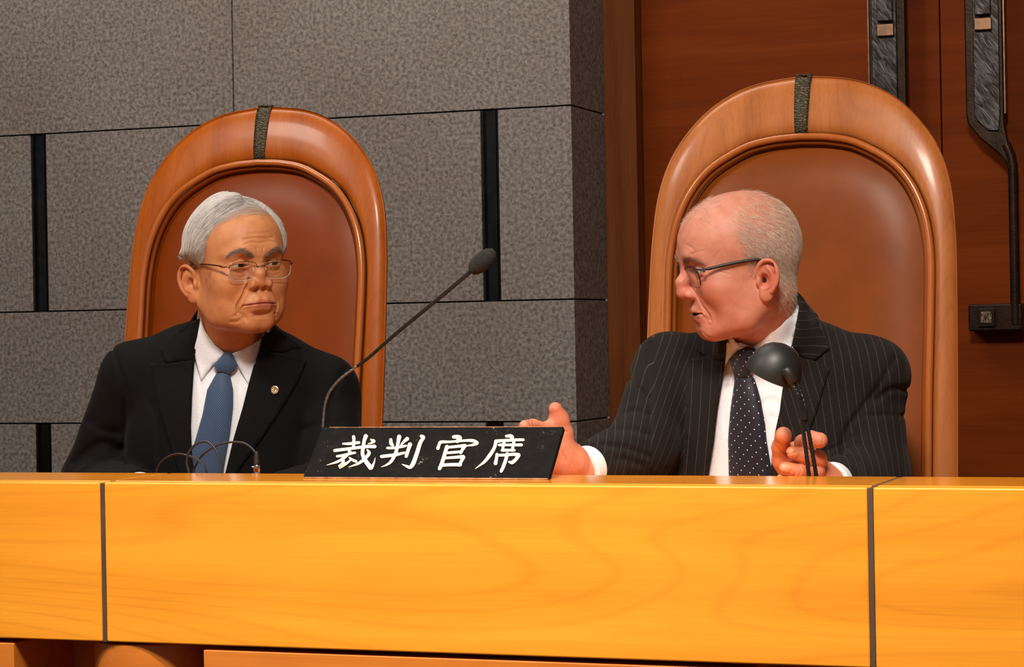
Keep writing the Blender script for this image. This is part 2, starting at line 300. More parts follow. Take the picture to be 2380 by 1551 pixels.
# ---------------------------------------------------------------- the bench
ZL = .918; YF = 2.85; YB = 3.052; SX = [-1.6845, -.5765]
bench = empty('judges_bench', (-1.1, 3.0, 0), label='long honey-coloured wooden judges\' bench across the front, with two dark seams', category='bench')
def bp(mb, name, m, parent=bench, **k):
    o = mb.obj(name, m, None, **k)
    return keep_world(o, parent) if parent is bench else setattr(o, 'parent', parent) or o
segs = [(-5.2, SX[0]-.0036), (SX[0]+.0036, SX[1]-.0036), (SX[1]+.0036, 1.9)]
for i, (a, b) in enumerate(segs):
    bp(MB().box((a, YF, .689), (b, YF+.03, ZL-.0005)), 'front_panel', M['apron'], bevel=.0028, seg=3)
    bp(MB().box((a, YF+.031, ZL-.032), (b, YB, ZL)), 'top_ledge', M['ledge'], bevel=.0015)
for x in SX:
    s = bp(MB().box((x-.0032, YF+.0015, .689), (x+.0032, YF+.03, ZL-.002)).box((x-.0032, YF+.03, ZL-.03), (x+.0032, YB-.001, ZL-.0006)), 'seam_strip', M['seam'])
bp(MB().box((-5.2, YB-.022, .78), (1.9, YB-.002, ZL-.033)), 'ledge_riser', M['base'])
bp(MB().box((-5.2, YF+.03, .69), (1.9, 3.03, .70)), 'apron_soffit', M['base'])
bp(MB().box((-5.2, YB-.02, .745), (1.9, 3.47, .78)), 'desk_top', M['ledge'])
# lower front: pilasters, a round column under the left seam, dark back panel
def pil(x0, x1, y0=2.8535, y1=3.02): bp(MB().box((x0, y0, 0), (x1, y1, .682)), 'pilaster', M['base'], bevel=.002)
pil(-2.9, -1.838); pil(-1.528, -.735); pil(-.40, .6); pil(-5.1, -3.3)
bp(MB().lathe([(.089, 0), (.089, .683), (.087, .685)], (-1.654, 2.9435, 0), (0, 0, 1), 64), 'round_column', M['base'])
bp(MB().lathe([(.089, 0), (.089, .683), (.087, .685)], (-.567, 2.9435, 0), (0, 0, 1), 64), 'round_column', M['base'])
bp(MB().box((-5.2, 3.02, 0), (-1.75, 3.045, .69)).box((-1.742, 3.02, 0), (-1.56, 3.045, .69)).box((-1.552, 3.02, 0), (1.9, 3.045, .69)), 'back_panel', M['pillar'], bevel=.001)
# ---------------------------------------------------------------- high-backed chairs
def chair(name, xc, y0, wd='chairwood', le='leather', **kw):
    t = .15; e = empty(name, (xc, y0, 0), **kw)
    L = lambda u, z, dy=0: np.array([u, t*(z-1.0)*1.0+dy, z])
    outer = spline([(.275, .50), (.275, .80), (.274, 1.0), (.272, 1.16), (.268, 1.285), (.256, 1.375), (.226, 1.448), (.170, 1.512), (.096, 1.551), (0, 1.565)], 7)
    inner = spline([(.233, .50), (.233, .80), (.233, 1.0), (.235, 1.14), (.233, 1.255), (.214, 1.336), (.173, 1.399), (.107, 1.441), (.055, 1.455), (0, 1.459)], 7)
    full = lambda a: np.vstack([a*np.array([-1, 1]), a[::-1][1:]])
    O, I = full(outer), full(inner); n = len(O); curve = lambda u: -.10*u*u      # slight wrap towards the sitter
    V = []; k = 28
    for i in range(n):
        o, c = O[i], I[i]; w = np.linalg.norm(o-c)
        for j in range(k):
            a = 2*math.pi*j/k; s = math.copysign(abs(math.cos(a))**.62, math.cos(a)); v = math.copysign(abs(math.sin(a))**.62, math.sin(a))
            q = (o+c)/2+(o-c)/2*s; V.append(L(q[0], q[1], curve(q[0])+v*.021+.012*(1+s)*.5*(v < 0)+.004*(v < 0)))
    F = [(i*k+j, i*k+(j+1) % k, (i+1)*k+(j+1) % k, (i+1)*k+j) for i in range(n-1) for j in range(k)]+[tuple(range(k)), tuple((n-1)*k+j for j in range(k))]
    V = np.array(V); FV = V; mid = n//2
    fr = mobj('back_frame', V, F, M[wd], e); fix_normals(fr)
    # beaded rim round the leather
    It = np.gradient(I, axis=0); It /= np.linalg.norm(It, axis=1)[:, None]+1e-9; In = np.c_[It[:, 1], -It[:, 0]]; In *= np.sign(((np.array([0, 1.1])-I)*In).sum(1))[:, None]
    for nm, k_, dy, rr_, mt in (('bead', .0045, -.020, .0062, M['beadwood']), ('piping', .0135, -.010, .0050, M[le])):
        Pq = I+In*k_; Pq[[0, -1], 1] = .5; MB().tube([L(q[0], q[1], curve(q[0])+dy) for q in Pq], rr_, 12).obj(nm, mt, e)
    # leather pad, softly domed, deeper near its rim
    hw = lambda z: np.interp(z, inner[:, 1], inner[:, 0]) if z < 1.459 else 0.0
    V = []; zs = np.r_[np.linspace(.50, 1.25, 26)[:-1], 1.25+.2045*np.sin(np.linspace(0, math.pi/2, 22))]; nu = 33; ih = np.array([(q[0], q[1]) for q in inner])
    for z in zs:
        h_ = hw(min(z, 1.4588))*.968
        for s in np.sin(np.linspace(-math.pi/2, math.pi/2, nu)):
            u = h_*s; ed = np.sqrt(((ih-np.array([abs(u), z]))**2).sum(1)).min(); V.append(L(u, z, curve(u)+.006-.026*(1-math.exp(-(ed/.045)**1.5))+.010*math.exp(-((1.05-z)/.25)**2)*(1-s*s)))
    n = nu; F = [(i*n+j, i*n+j+1, (i+1)*n+j+1, (i+1)*n+j) for i in range(len(zs)-1) for j in range(n-1)]
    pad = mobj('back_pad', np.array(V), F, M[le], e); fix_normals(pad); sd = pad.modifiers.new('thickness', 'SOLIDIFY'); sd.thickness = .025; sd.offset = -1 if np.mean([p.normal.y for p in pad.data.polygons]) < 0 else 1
    # textured bronze band over the crown of the frame
    V = []; F = []
    cs = FV[mid*k:(mid+1)*k]; cen = cs.mean(0); cs = cen+(cs-cen)*1.0; nrm_ = (cs-cen)/np.linalg.norm(cs-cen, axis=1)[:, None]
    for j in range(k+1):
        q = cs[j % k]+nrm_[j % k]*.0007; w = np.interp(q[2], [1.46, 1.57], [.0115, .0150])
        for u in np.linspace(-w, w, 5): V.append(q+np.array([u, 0, 0]))
    F = [(j*5+i, j*5+i+1, (j+1)*5+i+1, (j+1)*5+i) for j in range(k) for i in range(4)]
    b = mobj('crown_band', np.array(V), F, M['band'], e); fix_normals(b); sd = b.modifiers.new('t', 'SOLIDIFY'); sd.thickness = .003; sd.offset = 0
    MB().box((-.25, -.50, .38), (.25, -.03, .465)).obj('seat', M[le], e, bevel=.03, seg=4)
    for s in (-1, 1):
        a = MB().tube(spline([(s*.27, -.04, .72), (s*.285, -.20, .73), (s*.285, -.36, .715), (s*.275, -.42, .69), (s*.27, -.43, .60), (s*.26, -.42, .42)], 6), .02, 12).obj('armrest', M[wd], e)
    MB().lathe([(.03, .08), (.03, .40), (.12, .405)], (0, -.24, 0), (0, 0, 1), 24).obj('pedestal', M['bronze'], e)
    m = MB()
    for q in range(5): a = q*2*math.pi/5+.3; m.tube([(0, -.24, .09), (.30*math.cos(a), -.24+.30*math.sin(a), .035)], [.025, .016], 10)
    m.obj('star_base', M['bronze'], e)
    return e
def _band(nt, b):
    w = nd(nt, 'ShaderNodeTexWave', Scale=70, Distortion=10, Detail=3); w.inputs['Detail Scale'].default_value = 2.5; w.bands_direction = 'Z'; nt.links.new(coords(nt), w.inputs[0])
    nt.links.new(ramp(nt, w.outputs[1], [(.2, (.014, .012, .007)), (.8, (.11, .085, .038))]), b.inputs['Base Color']); b.inputs['Metallic'].default_value = .5; b.inputs['Roughness'].default_value = .45; bump(nt, b, w.outputs[1], .6, .0014)
M['band'] = mat('carved_band', _band); M['beadwood'] = wood('bead_wood', (.38, .085, .012), (.46, .12, .018), (.52, .15, .03), .25, 'z', 1, .5)
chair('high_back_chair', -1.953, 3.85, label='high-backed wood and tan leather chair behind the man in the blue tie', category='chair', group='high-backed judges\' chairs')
chair('high_back_chair', -.900, 3.85, 'chairwood2', 'leather2', label='high-backed wood and tan leather chair behind the man in the pinstripe suit', category='chair', group='high-backed judges\' chairs')
# ---------------------------------------------------------------- sign, microphone, lamp, cables
bl, br = np.array([-1.414, 2.948, ZL]), np.array([-1.041, 2.948, ZL]); tl = atX(752, 993, -1.414); tr = atX(1307, 992, -1.041)
ex = (br-bl)/np.linalg.norm(br-bl); upv = ((tl-bl)+(tr-br))/2; upv[0] = 0; Hs = np.linalg.norm(upv); ez = upv/Hs; ny = np.cross(ex, ez); ny = ny if ny[1] < 0 else -ny
sg = empty('name_sign', tuple((bl+br)/2), label='black lacquered sign with four cream Chinese characters leaning on the bench ledge', category='sign')
bl = bl-ny*0; th = .0085
def onsign(px, py, off=0): d = ray(px, py); o = bl+ny*off; k = ((o-CAM)@ny)/(d@ny); return CAM+d*k
Wd = np.linalg.norm(br-bl)
def sP(a, b, c): return bl+ex*a+ez*b+ny*c
kb = th*ny[2]/ez[2]; V = [sP(a, b if c == 0 or b else kb, c) for c in (-th, 0) for a, b in ((0, .0), (Wd, .0), (Wd, Hs), (0, Hs))]
m = MB().add(V, [(3, 2, 1, 0), (4, 5, 6, 7), (0, 1, 5, 4), (1, 2, 6, 5), (2, 3, 7, 6), (3, 0, 4, 7)])
def _sign(nt, b):
    v = coords(nt); n = nd(nt, 'ShaderNodeTexNoise', Scale=60, Detail=6, Roughness=.7); nt.links.new(v, n.inputs[0]); n2 = nd(nt, 'ShaderNodeTexNoise', Scale=380, Detail=2); nt.links.new(v, n2.inputs[0])
    c = ramp(nt, n.outputs[0], [(.40, (.0028, .0022, .002)), (.62, (.006, .005, .0042)), (.75, (.018, .015, .012))])
    c = mixc(nt, c, (.30, .27, .20), ramp(nt, mixc(nt, n.outputs[0], n2.outputs[0], 1.0, 'MULTIPLY'), [(.405, (0, 0, 0)), (.44, (.7, .7, .7))]))
    nt.links.new(c, b.inputs['Base Color']); b.inputs['Roughness'].default_value = .5; b.inputs['Specular IOR Level'].default_value = .08; bump(nt, b, n2.outputs[0], .1)
M['signblack'] = mat('worn_black_lacquer', _sign); M['cream'] = plain('cream_paint', (.80, .70, .51), .5, 0, (40, .04), **{'Emission Strength': 0.0}); M['rawwood'] = plain('worn_raw_wood_edge', (.42, .18, .07), .6, 0, (90, .5))
keep_world(m.obj('board', M['signblack'], bevel=.0012), sg)
def edge_strip(a0, b0, a1, b1, r): return MB().tube([sP(a0, b0, -.0004), sP(a1, b1, -.0004)], r, 6)
keep_world(edge_strip(.001, .0017, Wd-.001, .0017, .0013).obj('worn_edge', M['rawwood']), sg)
keep_world(edge_strip(.012, Hs-.0004, Wd-.002, Hs-.0004, .0007).obj('worn_edge', M['rawwood']), sg)
pb = MB().add([sP(Wd*.25, Hs*.9, -th), sP(Wd*.75, Hs*.9, -th), sP(Wd*.75, Hs*.2, -th), sP(Wd*.25, Hs*.2, -th)]+[np.array([sP(Wd*f, 0, 0)[0], sP(0, Hs*.9, -th)[1]+.012, ZL]) for f in (.25, .75)], [(0, 1, 2, 3), (0, 4, 5, 1), (3, 2, 5, 4), (0, 3, 4), (1, 5, 2)])
keep_world(pb.obj('prop', M['gum']), sg)
# characters: brush strokes traced in a 2380-wide enlargement of the sign (origin 740,990 scale 4.577)
CH = {
 'cai': [[(262,192,9),(330,192,15),(430,180,15)], [(375,118,17),(378,150,16),(372,240,16)], [(175,265,16),(260,254,16),(400,236,15),(520,222,17),(598,222,19)], [(505,112,22),(488,160,17),(478,230,18),(470,300,19),(500,370,22),(540,425,24),(560,450,20),(590,400,9),(606,340,2)],
         [(560,150,9),(590,165,19),(560,185,8),(530,192,4)], [(520,258,8),(540,290,18),(505,340,17),(430,400,14),(330,438,3)], [(325,268,14),(345,290,16)], [(200,326,12),(260,318,15),(330,300,14),(390,288,12)], [(310,312,12),(270,345,14),(200,385,13),(90,420,2)],
         [(262,345,14),(262,400,18),(225,440,20),(300,400,13),(350,360,8)], [(330,340,8),(370,368,14),(400,380,14)]],
 'pan': [[(770,150,16),(775,190,20),(790,205,14)], [(860,118,22),(850,170,18),(838,235,17),(815,310,18),(770,385,15),(720,420,9),(668,440,2)], [(945,140,20),(915,165,15),(880,205,9)], [(735,238,13),(800,236,14),(900,222,13),(935,212,10)], [(672,328,16),(730,322,17),(830,308,16),(915,288,12)],
         [(975,200,22),(960,245,18),(935,325,17)], [(1095,112,16),(1120,125,16),(1085,180,20),(1050,290,21),(1010,400,22),(975,442,18),(935,430,12),(890,410,3)]],
 'guan': [[(1440,120,18),(1480,120,22),(1510,130,18),(1480,165,20)], [(1272,240,18),(1285,205,15),(1305,175,17),(1400,172,12),(1540,160,12),(1640,160,17),(1690,185,17),(1640,205,13),(1575,215,6)], [(1368,225,20),(1345,300,19),(1315,400,20),(1290,455,19)],
          [(1360,232,14),(1450,224,14),(1560,212,17)], [(1560,215,18),(1535,250,17),(1515,290,14)], [(1365,290,13),(1440,284,14),(1520,278,14)], [(1345,345,13),(1440,338,14),(1540,330,18)], [(1545,335,18),(1520,380,17),(1500,420,16)], [(1320,420,16),(1420,415,17),(1510,415,18)]],
 'xi': [[(2000,112,14),(2045,110,19),(2065,125,16),(2045,155,16)], [(1888,165,17),(1960,160,16),(2100,152,15),(2180,150,14)], [(1890,170,18),(1870,240,17),(1820,320,19),(1760,390,14),(1668,458,2)], [(1925,205,14),(2000,205,13),(2160,205,16)], [(1975,175,15),(1965,225,15),(1965,265,14)], [(2080,165,15),(2072,215,15),(2060,265,14)],
        [(1955,262,15),(2010,262,15),(2085,262,13)], [(1900,305,15),(1895,350,16),(1885,400,20)], [(1900,315,14),(2000,312,15),(2080,305,16),(2130,312,20)], [(2130,315,20),(2100,360,18),(2060,392,19),(2030,385,10)], [(2010,300,17),(1995,360,18),(1970,430,18),(1945,485,15)]]}
def stroke_mesh(pts):
    P = np.array([p[:2] for p in pts], float); r = np.array([p[2] for p in pts], float)
    Q = spline(P, 5); rr = np.interp(np.linspace(0, 1, len(Q)), np.linspace(0, 1, len(P)), r); T = np.gradient(Q, axis=0); T /= np.linalg.norm(T, axis=1)[:, None]+1e-9; N_ = np.c_[-T[:, 1], T[:, 0]]
    a0 = [Q[0]-T[0]*rr[0]*math.sin(a)+N_[0]*rr[0]*math.cos(a) for a in np.linspace(0, math.pi, 7)[1:-1]]; a1 = [Q[-1]+T[-1]*rr[-1]*math.sin(a)-N_[-1]*rr[-1]*math.cos(a) for a in np.linspace(0, math.pi, 7)[1:-1]]
    return list(Q+N_*rr[:, None])[::1], list(Q-N_*rr[:, None]), a0, a1
for nm, strokes in CH.items():
    mb = MB()
    for si, st in enumerate(strokes):
        l, r, a0, a1 = stroke_mesh(st); off = .0006+si*.00002
        w = lambda q: onsign(740+q[0]/4.577, 990+q[1]/4.577, off)
        V = [w(q) for q in l]+[w(q) for q in r]; n = len(l); mb.add(V, [(i, i+1, n+i+1, n+i) for i in range(n-1)])
        mb.add([w(l[0])]+[w(q) for q in a0]+[w(r[0])], [tuple(range(len(a0)+2))]); mb.add([w(r[-1])]+[w(q) for q in a1]+[w(l[-1])], [tuple(range(len(a1)+2))])
    o = mobj('character', mb.V, mb.F, M['cream'], None, False); keep_world(o, sg); sd = o.modifiers.new('t', 'SOLIDIFY'); sd.thickness = .0006; sd.offset = 0
# gooseneck microphone behind the sign
YM = 3.13
mp = [(748, 1075), (749, 1020), (751, 985), (755, 945), (764, 915), (780, 892), (800, 873), (830, 852)]; up_ = [(830, 852), (860, 829), (920, 776), (1010, 702), (1103, 624)]
pm = [atY(x, y, YM) for x, y in mp]; pu = [atY(x, y, YM) for x, y in up_]
mic = empty('gooseneck_microphone', (pm[0][0], YM, .78), label='slim gooseneck microphone with small black foam head rising from behind the black sign', category='microphone')
sp = spline(pm, 8); rr = .0019+.0004*np.sin(np.arange(len(sp))*2.2); keep_world(MB().tube(sp, rr, 12).obj('flexible_neck', M['steelneck']), mic)
keep_world(MB().tube(spline(pu, 6), np.linspace(.0024, .0031, 25), 14).obj('tube', M['blackmetal2'] if 'blackmetal2' in M else M['blackmetal']), mic)
a, b = atY(1094, 632, YM), atY(1149, 582, YM); ax = b-a; Lm = np.linalg.norm(ax); pr = [(0, 0), (.006, .0008), (.0095, .005), (.0118, .012), (.0125, .019), (.0118, .027), (.0088, .0345), (.004, .0395), (0, .0405)]; s_ = Lm/.0405
keep_world(MB().lathe([(r*s_*.93, h*s_) for r, h in pr], a, ax, 28).obj('foam_windscreen', M['foam']), mic)
keep_world(MB().lathe([(.042, .002), (.042, .014), (.036, .019), (.006, .021), (.0045, .034), (.003, .040)], (pm[0][0], YM, .779), (0, 0, 1), 32).obj('base', M['blackmetal']), mic)
# small desk lamp with twin gooseneck stems
YD = 3.14
ld = empty('desk_lamp', tuple(atY(1885, 1150, YD)*np.array([1, 1, 0])+np.array([0, 0, .78])), label='small black dome reading lamp on twin flexible stems in front of the pinstripe suit', category='lamp')
for off, pts in ((0, [(1886, 1165), (1880, 1105), (1871, 1030), (1862, 970), (1856, 920), (1843, 895), (1832, 872)]), (1, [(1903, 1165), (1896, 1100), (1884, 1030), (1874, 975), (1869, 935), (1858, 905), (1840, 868)])):
    sp = spline([atY(x, y, YD+.004*off) for x, y in pts], 16); rr = .0030+.0003*np.sin(np.arange(len(sp))*2.6); keep_world(MB().tube(sp, rr, 12).obj('gooseneck_stem', M['blackmetal']), ld)
c = atY(1868, 966, YD); keep_world(MB().lathe([(.0052, -.006), (.0052, .006)], c, (-.12, 0, 1), 14).obj('stem_clip', M['blackmetal']), ld)
keep_world(MB().lathe([(.006, -.012), (.0075, -.010), (.0078, .008), (.0055, .011)], atY(1835, 872, YD), atY(1822, 852, YD-.006)-atY(1845, 890, YD), 20).obj('swivel_joint', M['gum']), ld)
ac = atY(1797, 868, YD+.040); axd = cU*.88+cR*.36-cF*.26; axd /= np.linalg.norm(axd)
prof = [(.0412, -.004), (.0405, .004), (.0385, .013), (.0345, .0235), (.0285, .033), (.020, .0400), (.010, .0440), (0, .0450)]; inn = [(max(r-.0018, 0), h-.0018) for r, h in prof[::-1]]; inn[-1] = (.0397, -.004)
V = MB(); allp = prof+inn; V.lathe(allp, ac, axd, 48); sh = mobj('lamp_shade', np.array(V.V), [f for f in V.F if len(f) == 4], M['gum'], None); fix_normals(sh); keep_world(sh, ld)
keep_world(MB().lathe([(0, -.006), (.008, -.004), (.012, .004), (.012, .014), (.006, .024), (.006, .04)], ac, axd, 20).obj('bulb', M['bulb'] if 'bulb' in M else M.setdefault('bulb', mat('warm_bulb', lambda nt, b: (b.inputs['Emission Color'].__setattr__('default_value', (1, .62, .30, 1)), b.inputs['Emission Strength'].__setattr__('default_value', 9.0))))), ld)
sl = bpy.data.lights.new('reading_lamp_light', 'SPOT'); sl.energy = 3.5; sl.color = (1, .70, .42); sl.spot_size = 2.0; sl.spot_blend = .6; sl.shadow_soft_size = .012
so = bpy.data.objects.new('reading_lamp_light', sl); COL.objects.link(so); so.location = tuple(ac-axd*.008); so.rotation_euler = Vector(tuple(-axd)).to_track_quat('-Z', 'Y').to_euler(); keep_world(so, ld)
# cables on the desk behind the ledge
def zc(q): return (340+q[0]/7.4375, 990+q[1]/7.4375)
YC = 3.11
def cab(pts, r, Ys=None): return spline([atY(*zc(p), (Ys[i] if Ys else YC)) for i, p in enumerate(pts)], 8), r
c1 = empty('thin_cable', tuple(atY(*zc((600, 900)), YC)), label='thin grey cable arching out of the bench at the left end of the cable tangle', category='cable')
for k, dy in ((0, 0), (14, .003)):
    p, r = cab([(150, 1000), (170, 800), (205, 690), (300, 580), (450, 500+k), (600, 485+k*.6), (760, 540-k), (900, 610-k), (1000, 700), (1030, 810), (1020, 1000)], .0011); keep_world(MB().tube(p+np.array([0, dy, 0]), r, 8).obj('strand', M['rubber']), c1)
c2 = empty('microphone_cable', tuple(atY(*zc((1300, 900)), YC)), label='looped black cable with a chrome plug on the bench before the blue tie', category='cable')
p, r = cab([(760, 1050), (735, 800), (700, 640), (722, 490), (800, 370), (900, 300), (1030, 272), (1140, 335), (1230, 470), (1290, 640), (1318, 815), (1310, 1050)], .0019, [3.10]*12); keep_world(MB().tube(p, r, 10).obj('loop', M['rubber']), c2)
p, r = cab([(790, 1050), (815, 800), (880, 640), (980, 500), (1130, 390), (1300, 312), (1500, 282), (1680, 300), (1800, 370), (1880, 460), (1907, 540)], .0017, [3.125]*11); keep_world(MB().tube(p, r, 10).obj('loop', M['rubber']), c2)
q0 = atY(*zc((1905, 665)), 3.125); q1 = atY(*zc((1905, 490)), 3.125); keep_world(MB().lathe([(.0042, 0), (.0040, .008), (.0030, .016), (.0022, .0195)], q0, q1-q0, 20).obj('strain_relief', M['rubber']), c2)
q2 = atY(*zc((1915, 830)), 3.125); keep_world(MB().lathe([(.0060, -.03), (.0060, -.001), (.0058, .0), (.0046, .0022), (.0046, .0040), (.0052, .005), (.0054, .0115), (.0044, .0135)], q2, (0, 0, 1), 28).obj('plug', M['chrome']), c2)
keep_world(MB().lathe([(.0012, 0), (.0012, .003)], atY(*zc((1860, 713)), 3.122), (-1, 0, 0), 10).obj('latch_pin', M['chrome']), c2)
# ---------------------------------------------------------------- heads
def ear_sdf(Q, o):
    # Q in mirrored head coords; ear frame: a = outward, b = back, c = up
    E = np.array(o.get('ear', (.0735, .010, .006)), np.float32); ang = o.get('ear_out', 24)*D2R; tl = o.get('ear_tilt', 8)*D2R; s = o.get('ear_s', 1.0)
    Rm = (Rz(-ang)@Rx(-tl)).astype(np.float32)          # columns: outward, back, up
    q = (Q-E)@Rm/s; R = lambda a, b, c: np.array([a, b, c])
    plate = ell(q, (.006, .006, .002), (.0050, .0175, .029))
    rim = pline(q, spline([(.003, -.010, .006), (.009, -.009, .020), (.012, .000, .0295), (.013, .011, .029), (.014, .0195, .019), (.014, .0215, .006), (.013, .0185, -.007), (.011, .012, -.018)], 5), .0034, None)
    anti = pline(q, spline([(.010, .006, .020), (.012, .012, .011), (.012, .0135, .001), (.011, .010, -.009), (.009, .003, -.013)], 4), .0026, None)
    lobe = ell(q, (.007, .003, -.024), (.0045, .0095, .0105))
    d = sm(sm(plate, lobe, .006), rim, .004); d = sm(d, anti, .004)
    d = sx(d, -ell(q, (.012, .000, -.001), (.0095, .0080, .0105)), .004)
    d = sx(d, -ell(q, (.014, .010, .0225), (.0030, .0065, .0045)), .004)
    d = sm(d, ell(q, (.006, -.0085, -.003), (.0045, .004, .0065)), .004)
    return d*s
def pd(A, B, pts):   # distance to a polyline in a projection plane
    pts = spline(pts, 4) if len(pts) > 2 else np.asarray(pts, float); d = np.full(len(A), 1e9, np.float32)
    for i in range(len(pts)-1):
        a = pts[i]; e = pts[i+1]-a; wx = A-a[0]; wy = B-a[1]; t = np.clip((wx*e[0]+wy*e[1])/(e@e+1e-12), 0, 1); d = np.minimum(d, (wx-e[0]*t)**2+(wy-e[1]*t)**2)
    return np.sqrt(d)
def crease(d, P, m, pts, w, depth, plane='f'):   # m: points near the surface (mask); groove of depth, half-width w
    if plane == 'f': ok = m & (P[:, 1] < -.035); A, B = P[:, 0], P[:, 2]
    else: ok = m & ((P[:, 0] > .03) if plane == 'r' else (P[:, 0] < -.03)); A, B = P[:, 1], P[:, 2]
    if ok.any():
        r = pd(A[ok], B[ok], pts); d[ok] += .62*depth*np.exp(-(r/(1.15*w))**2)-.10*depth*np.exp(-((r-2.6*w)/(1.4*w))**2)
    return d
def head_sdf(P, o, neck=True):
    P = P.astype(np.float32); x = P[:, 0]; Q = P.copy(); Q[:, 0] = np.abs(x); g = o.get
    d = ell(Q, (0, .002+g('occ', 0), .057), (.0755*g('wide', 1), .088, .085+g('crown', 0)))
    d = sm(d, ell(Q, (0, -.043, .070), (.063*g('wide', 1), .060+g('fore', 0), .058)), .035)
    d = sm(d, ell(Q, (0, -.040, -.004), (.0625*g('face', 1), .053, .066)), .03)
    d = sm(d, ell(Q, (.042, -.066, .002), (.024, .023, .026)), .022)                                      # cheek bones
    d = sm(d, pline(Q, [(.054*g('jaw', 1), .000, -.030), (.046*g('jaw', 1), -.030, -.052), (.016, -.078, -.064)], [.019, .018, .015], .02), .028)
    d = sm(d, ell(Q, (0, -.076+g('chiny', 0), -.064), (.023, .020, .0180)), .016)
    d = sm(d, ell(Q, (0, -.035, -.052), (.047, .045, .028)), .02)
    d = sm(d, ell(Q, (.0455, -.034, -.016), (.0195*g('fill', 1), .034, .036)), .02)
    if g('jowl', 0): d = sm(d, ell(Q, (.040, -.052, -.040), (.018, .026, .026)), .02)
    d = sm(d, pline(Q, [(.006, -.0955, .050), (.026, -.0935, .055), (.044, -.078, .050)], [.0095, .0095, .008], .01), .014)
    d = sx(d, -ell(Q, (.032, -.106, .0335), (.020, .0165-g('sock', 0), .0140)), .016)                                   # sockets
    # mouth mound, nose
    d = sm(d, ell(Q, (0, -.080+g('muz', 0), -.030), (.032, .0205, .028)), .016)
    ty, tz = g('tip', (-.112, .004)); ay = g('alay', -.098)
    d = sm(d, pline(Q, [(0, -.0915+g('nas', 0), .042), (0, -.0965+g('nas', 0), .028), (0, (ty-.096)*.5+g('bump', 0), .016), (0, ty+.008, tz)], [.0085, .0080, .0085, g('tipr', .0098)], .008), .012)
    d = sm(d, ell(Q, (0, ty+.0085, tz-.001), (g('tipw', .0115), .0100, .0095)), .006)
    d = sm(d, ell(Q, (g('alax', .0125), ay, tz-.004), (.0085, .0125, .0085)), .007)
    d = sx(d, -ell(Q, (.0068, ay-.004, tz-.0125), (.0042, .0065, .0050)), .004)
    d = sm(d, pline(Q, [(0, ty+.014, tz-.009), (0, -.094, tz-.014)], [.004, .004], .003), .005)
    # lips
    mz = g('mz', -.0355); op = g('open', 0.0); my = g('my', 0.0)
    mw = g('mw', 1.0); md = g('mdown', .0); lf = g('lipf', 1.0)
    up = pline(Q, [(0, -.0985+my, mz+.0038), (.007*mw, -.0985+my, mz+.0050), (.016*mw, -.0940+my, mz+.0028-md*.4), (.025*mw, -.0865+my, mz-md)], [.0044*lf, .0044*lf, .0036, .0022], .004)
    lo = pline(Q, [(0, -.0970+my+g('lly', 0), mz-.0052-op), (.010*mw, -.0958+my+g('lly', 0), mz-.0050-op), (.018*mw, -.0910+my, mz-.0030-op*.6-md*.5), (.025*mw, -.0860+my, mz-.0005-md)], [.0056*lf, .0054*lf, .0042, .0022], .004)
    d = sm(d, up, .006); d = sm(d, lo, .006)
    if op: d = sx(d, -ell(Q, (0, -.0985+my, mz-op*.45), (.019, .0110, op*.85)), .0015)
    d = sx(d, -ell(Q, (0, -.1035, mz-.0195), (.016, .0090, .0035)), .006)                                   # chin sulcus
    # eyelids
    ex, ey, ez = EYE = g('eye', (.0315, -.0800, .0325)); lid = ell(Q, EYE, (.0150, .0140, .0138)); d = sm(d, lid, .006)
    oh = g('eyeopen', .0042)
    d = sx(d, -ell(Q, (ex+.0002, ey-.012, ez-.0006+g('eyedz', 0)), (.0132, .0105, oh), Ry(-g('slant', 4)*D2R)), .0014)
    d = sx(d, -pline(Q, [(ex-.012, ey-.0115, ez+.0055), (ex-.002, ey-.0148, ez+.0092), (ex+.0125, ey-.0085, ez+.0050)], .0011, .002), .004*g('lidc', 1))
    d = sx(d, -pline(Q, [(ex-.012, ey-.0120, ez-.0085), (ex-.001, ey-.0140, ez-.0135), (ex+.013, ey-.0085, ez-.0100)], .0010, .002), .0045)
    mk = np.abs(d) < .006; nl = g('nl', 1.0); mw = g('mw', 1.0)
    if mk.any():
        d = crease(d, Q, mk, [(0, mz), (.012*mw, mz-.0002-md*.25), (.028*mw, mz-.0010-md)], .0010, .0042)
        d = crease(d, Q, mk, [(.0175, tz+.006), (.0235, -.006), (.0300, -.020), (.0345*mw, -.036), (.0335*mw, -.047)], .0016, .0026*nl)
        d = crease(d, Q, mk, [(.0265*mw, mz-.001), (.0300*mw, mz-.008), (.0310*mw, mz-.020)], .0016, .0016)
        d = crease(d, Q, mk, [(ex-.013, ez-.009), (ex-.002, ez-.0135), (ex+.013, ez-.0095)], .0012, .0010)
        d = crease(d, Q, mk, [(ex-.012, ez-.013), (ex-.002, ez-.020), (ex+.013, ez-.017)], .0016, .0010*g('bag', 1))
        for pts, w, dp, pl in g('creases', []): d = crease(d, P, mk, pts, w, dp, pl)
    em = Q[:, 0] > .055
    if em.any(): d[em] = sm(d[em], ear_sdf(Q[em], o), .006)
    d = d+g('skin', 0)*noise1(P, 160, 3)
    if neck:
        nb = np.array(o['neckbase'], np.float32); nt = np.array((0, .012, -.020), np.float32)
        nk = pline(P, [nt, nt*.45+nb*.55+np.array((0, .004, 0)), nb], [.056, g('neckr', .056), .064], .02); 
        d = sm(d, nk, .022)
        for pts, w, dp in g('necklines', []):
            mk = (np.abs(d) < .006) & (P[:, 1] < .02); d = crease(d, P, mk, pts, w, dp, 'f') if dp > 0 else d
    return d
def sstep(a, b, x): t = np.clip((x-a)/(b-a), 0, 1); return t*t*(3-2*t)
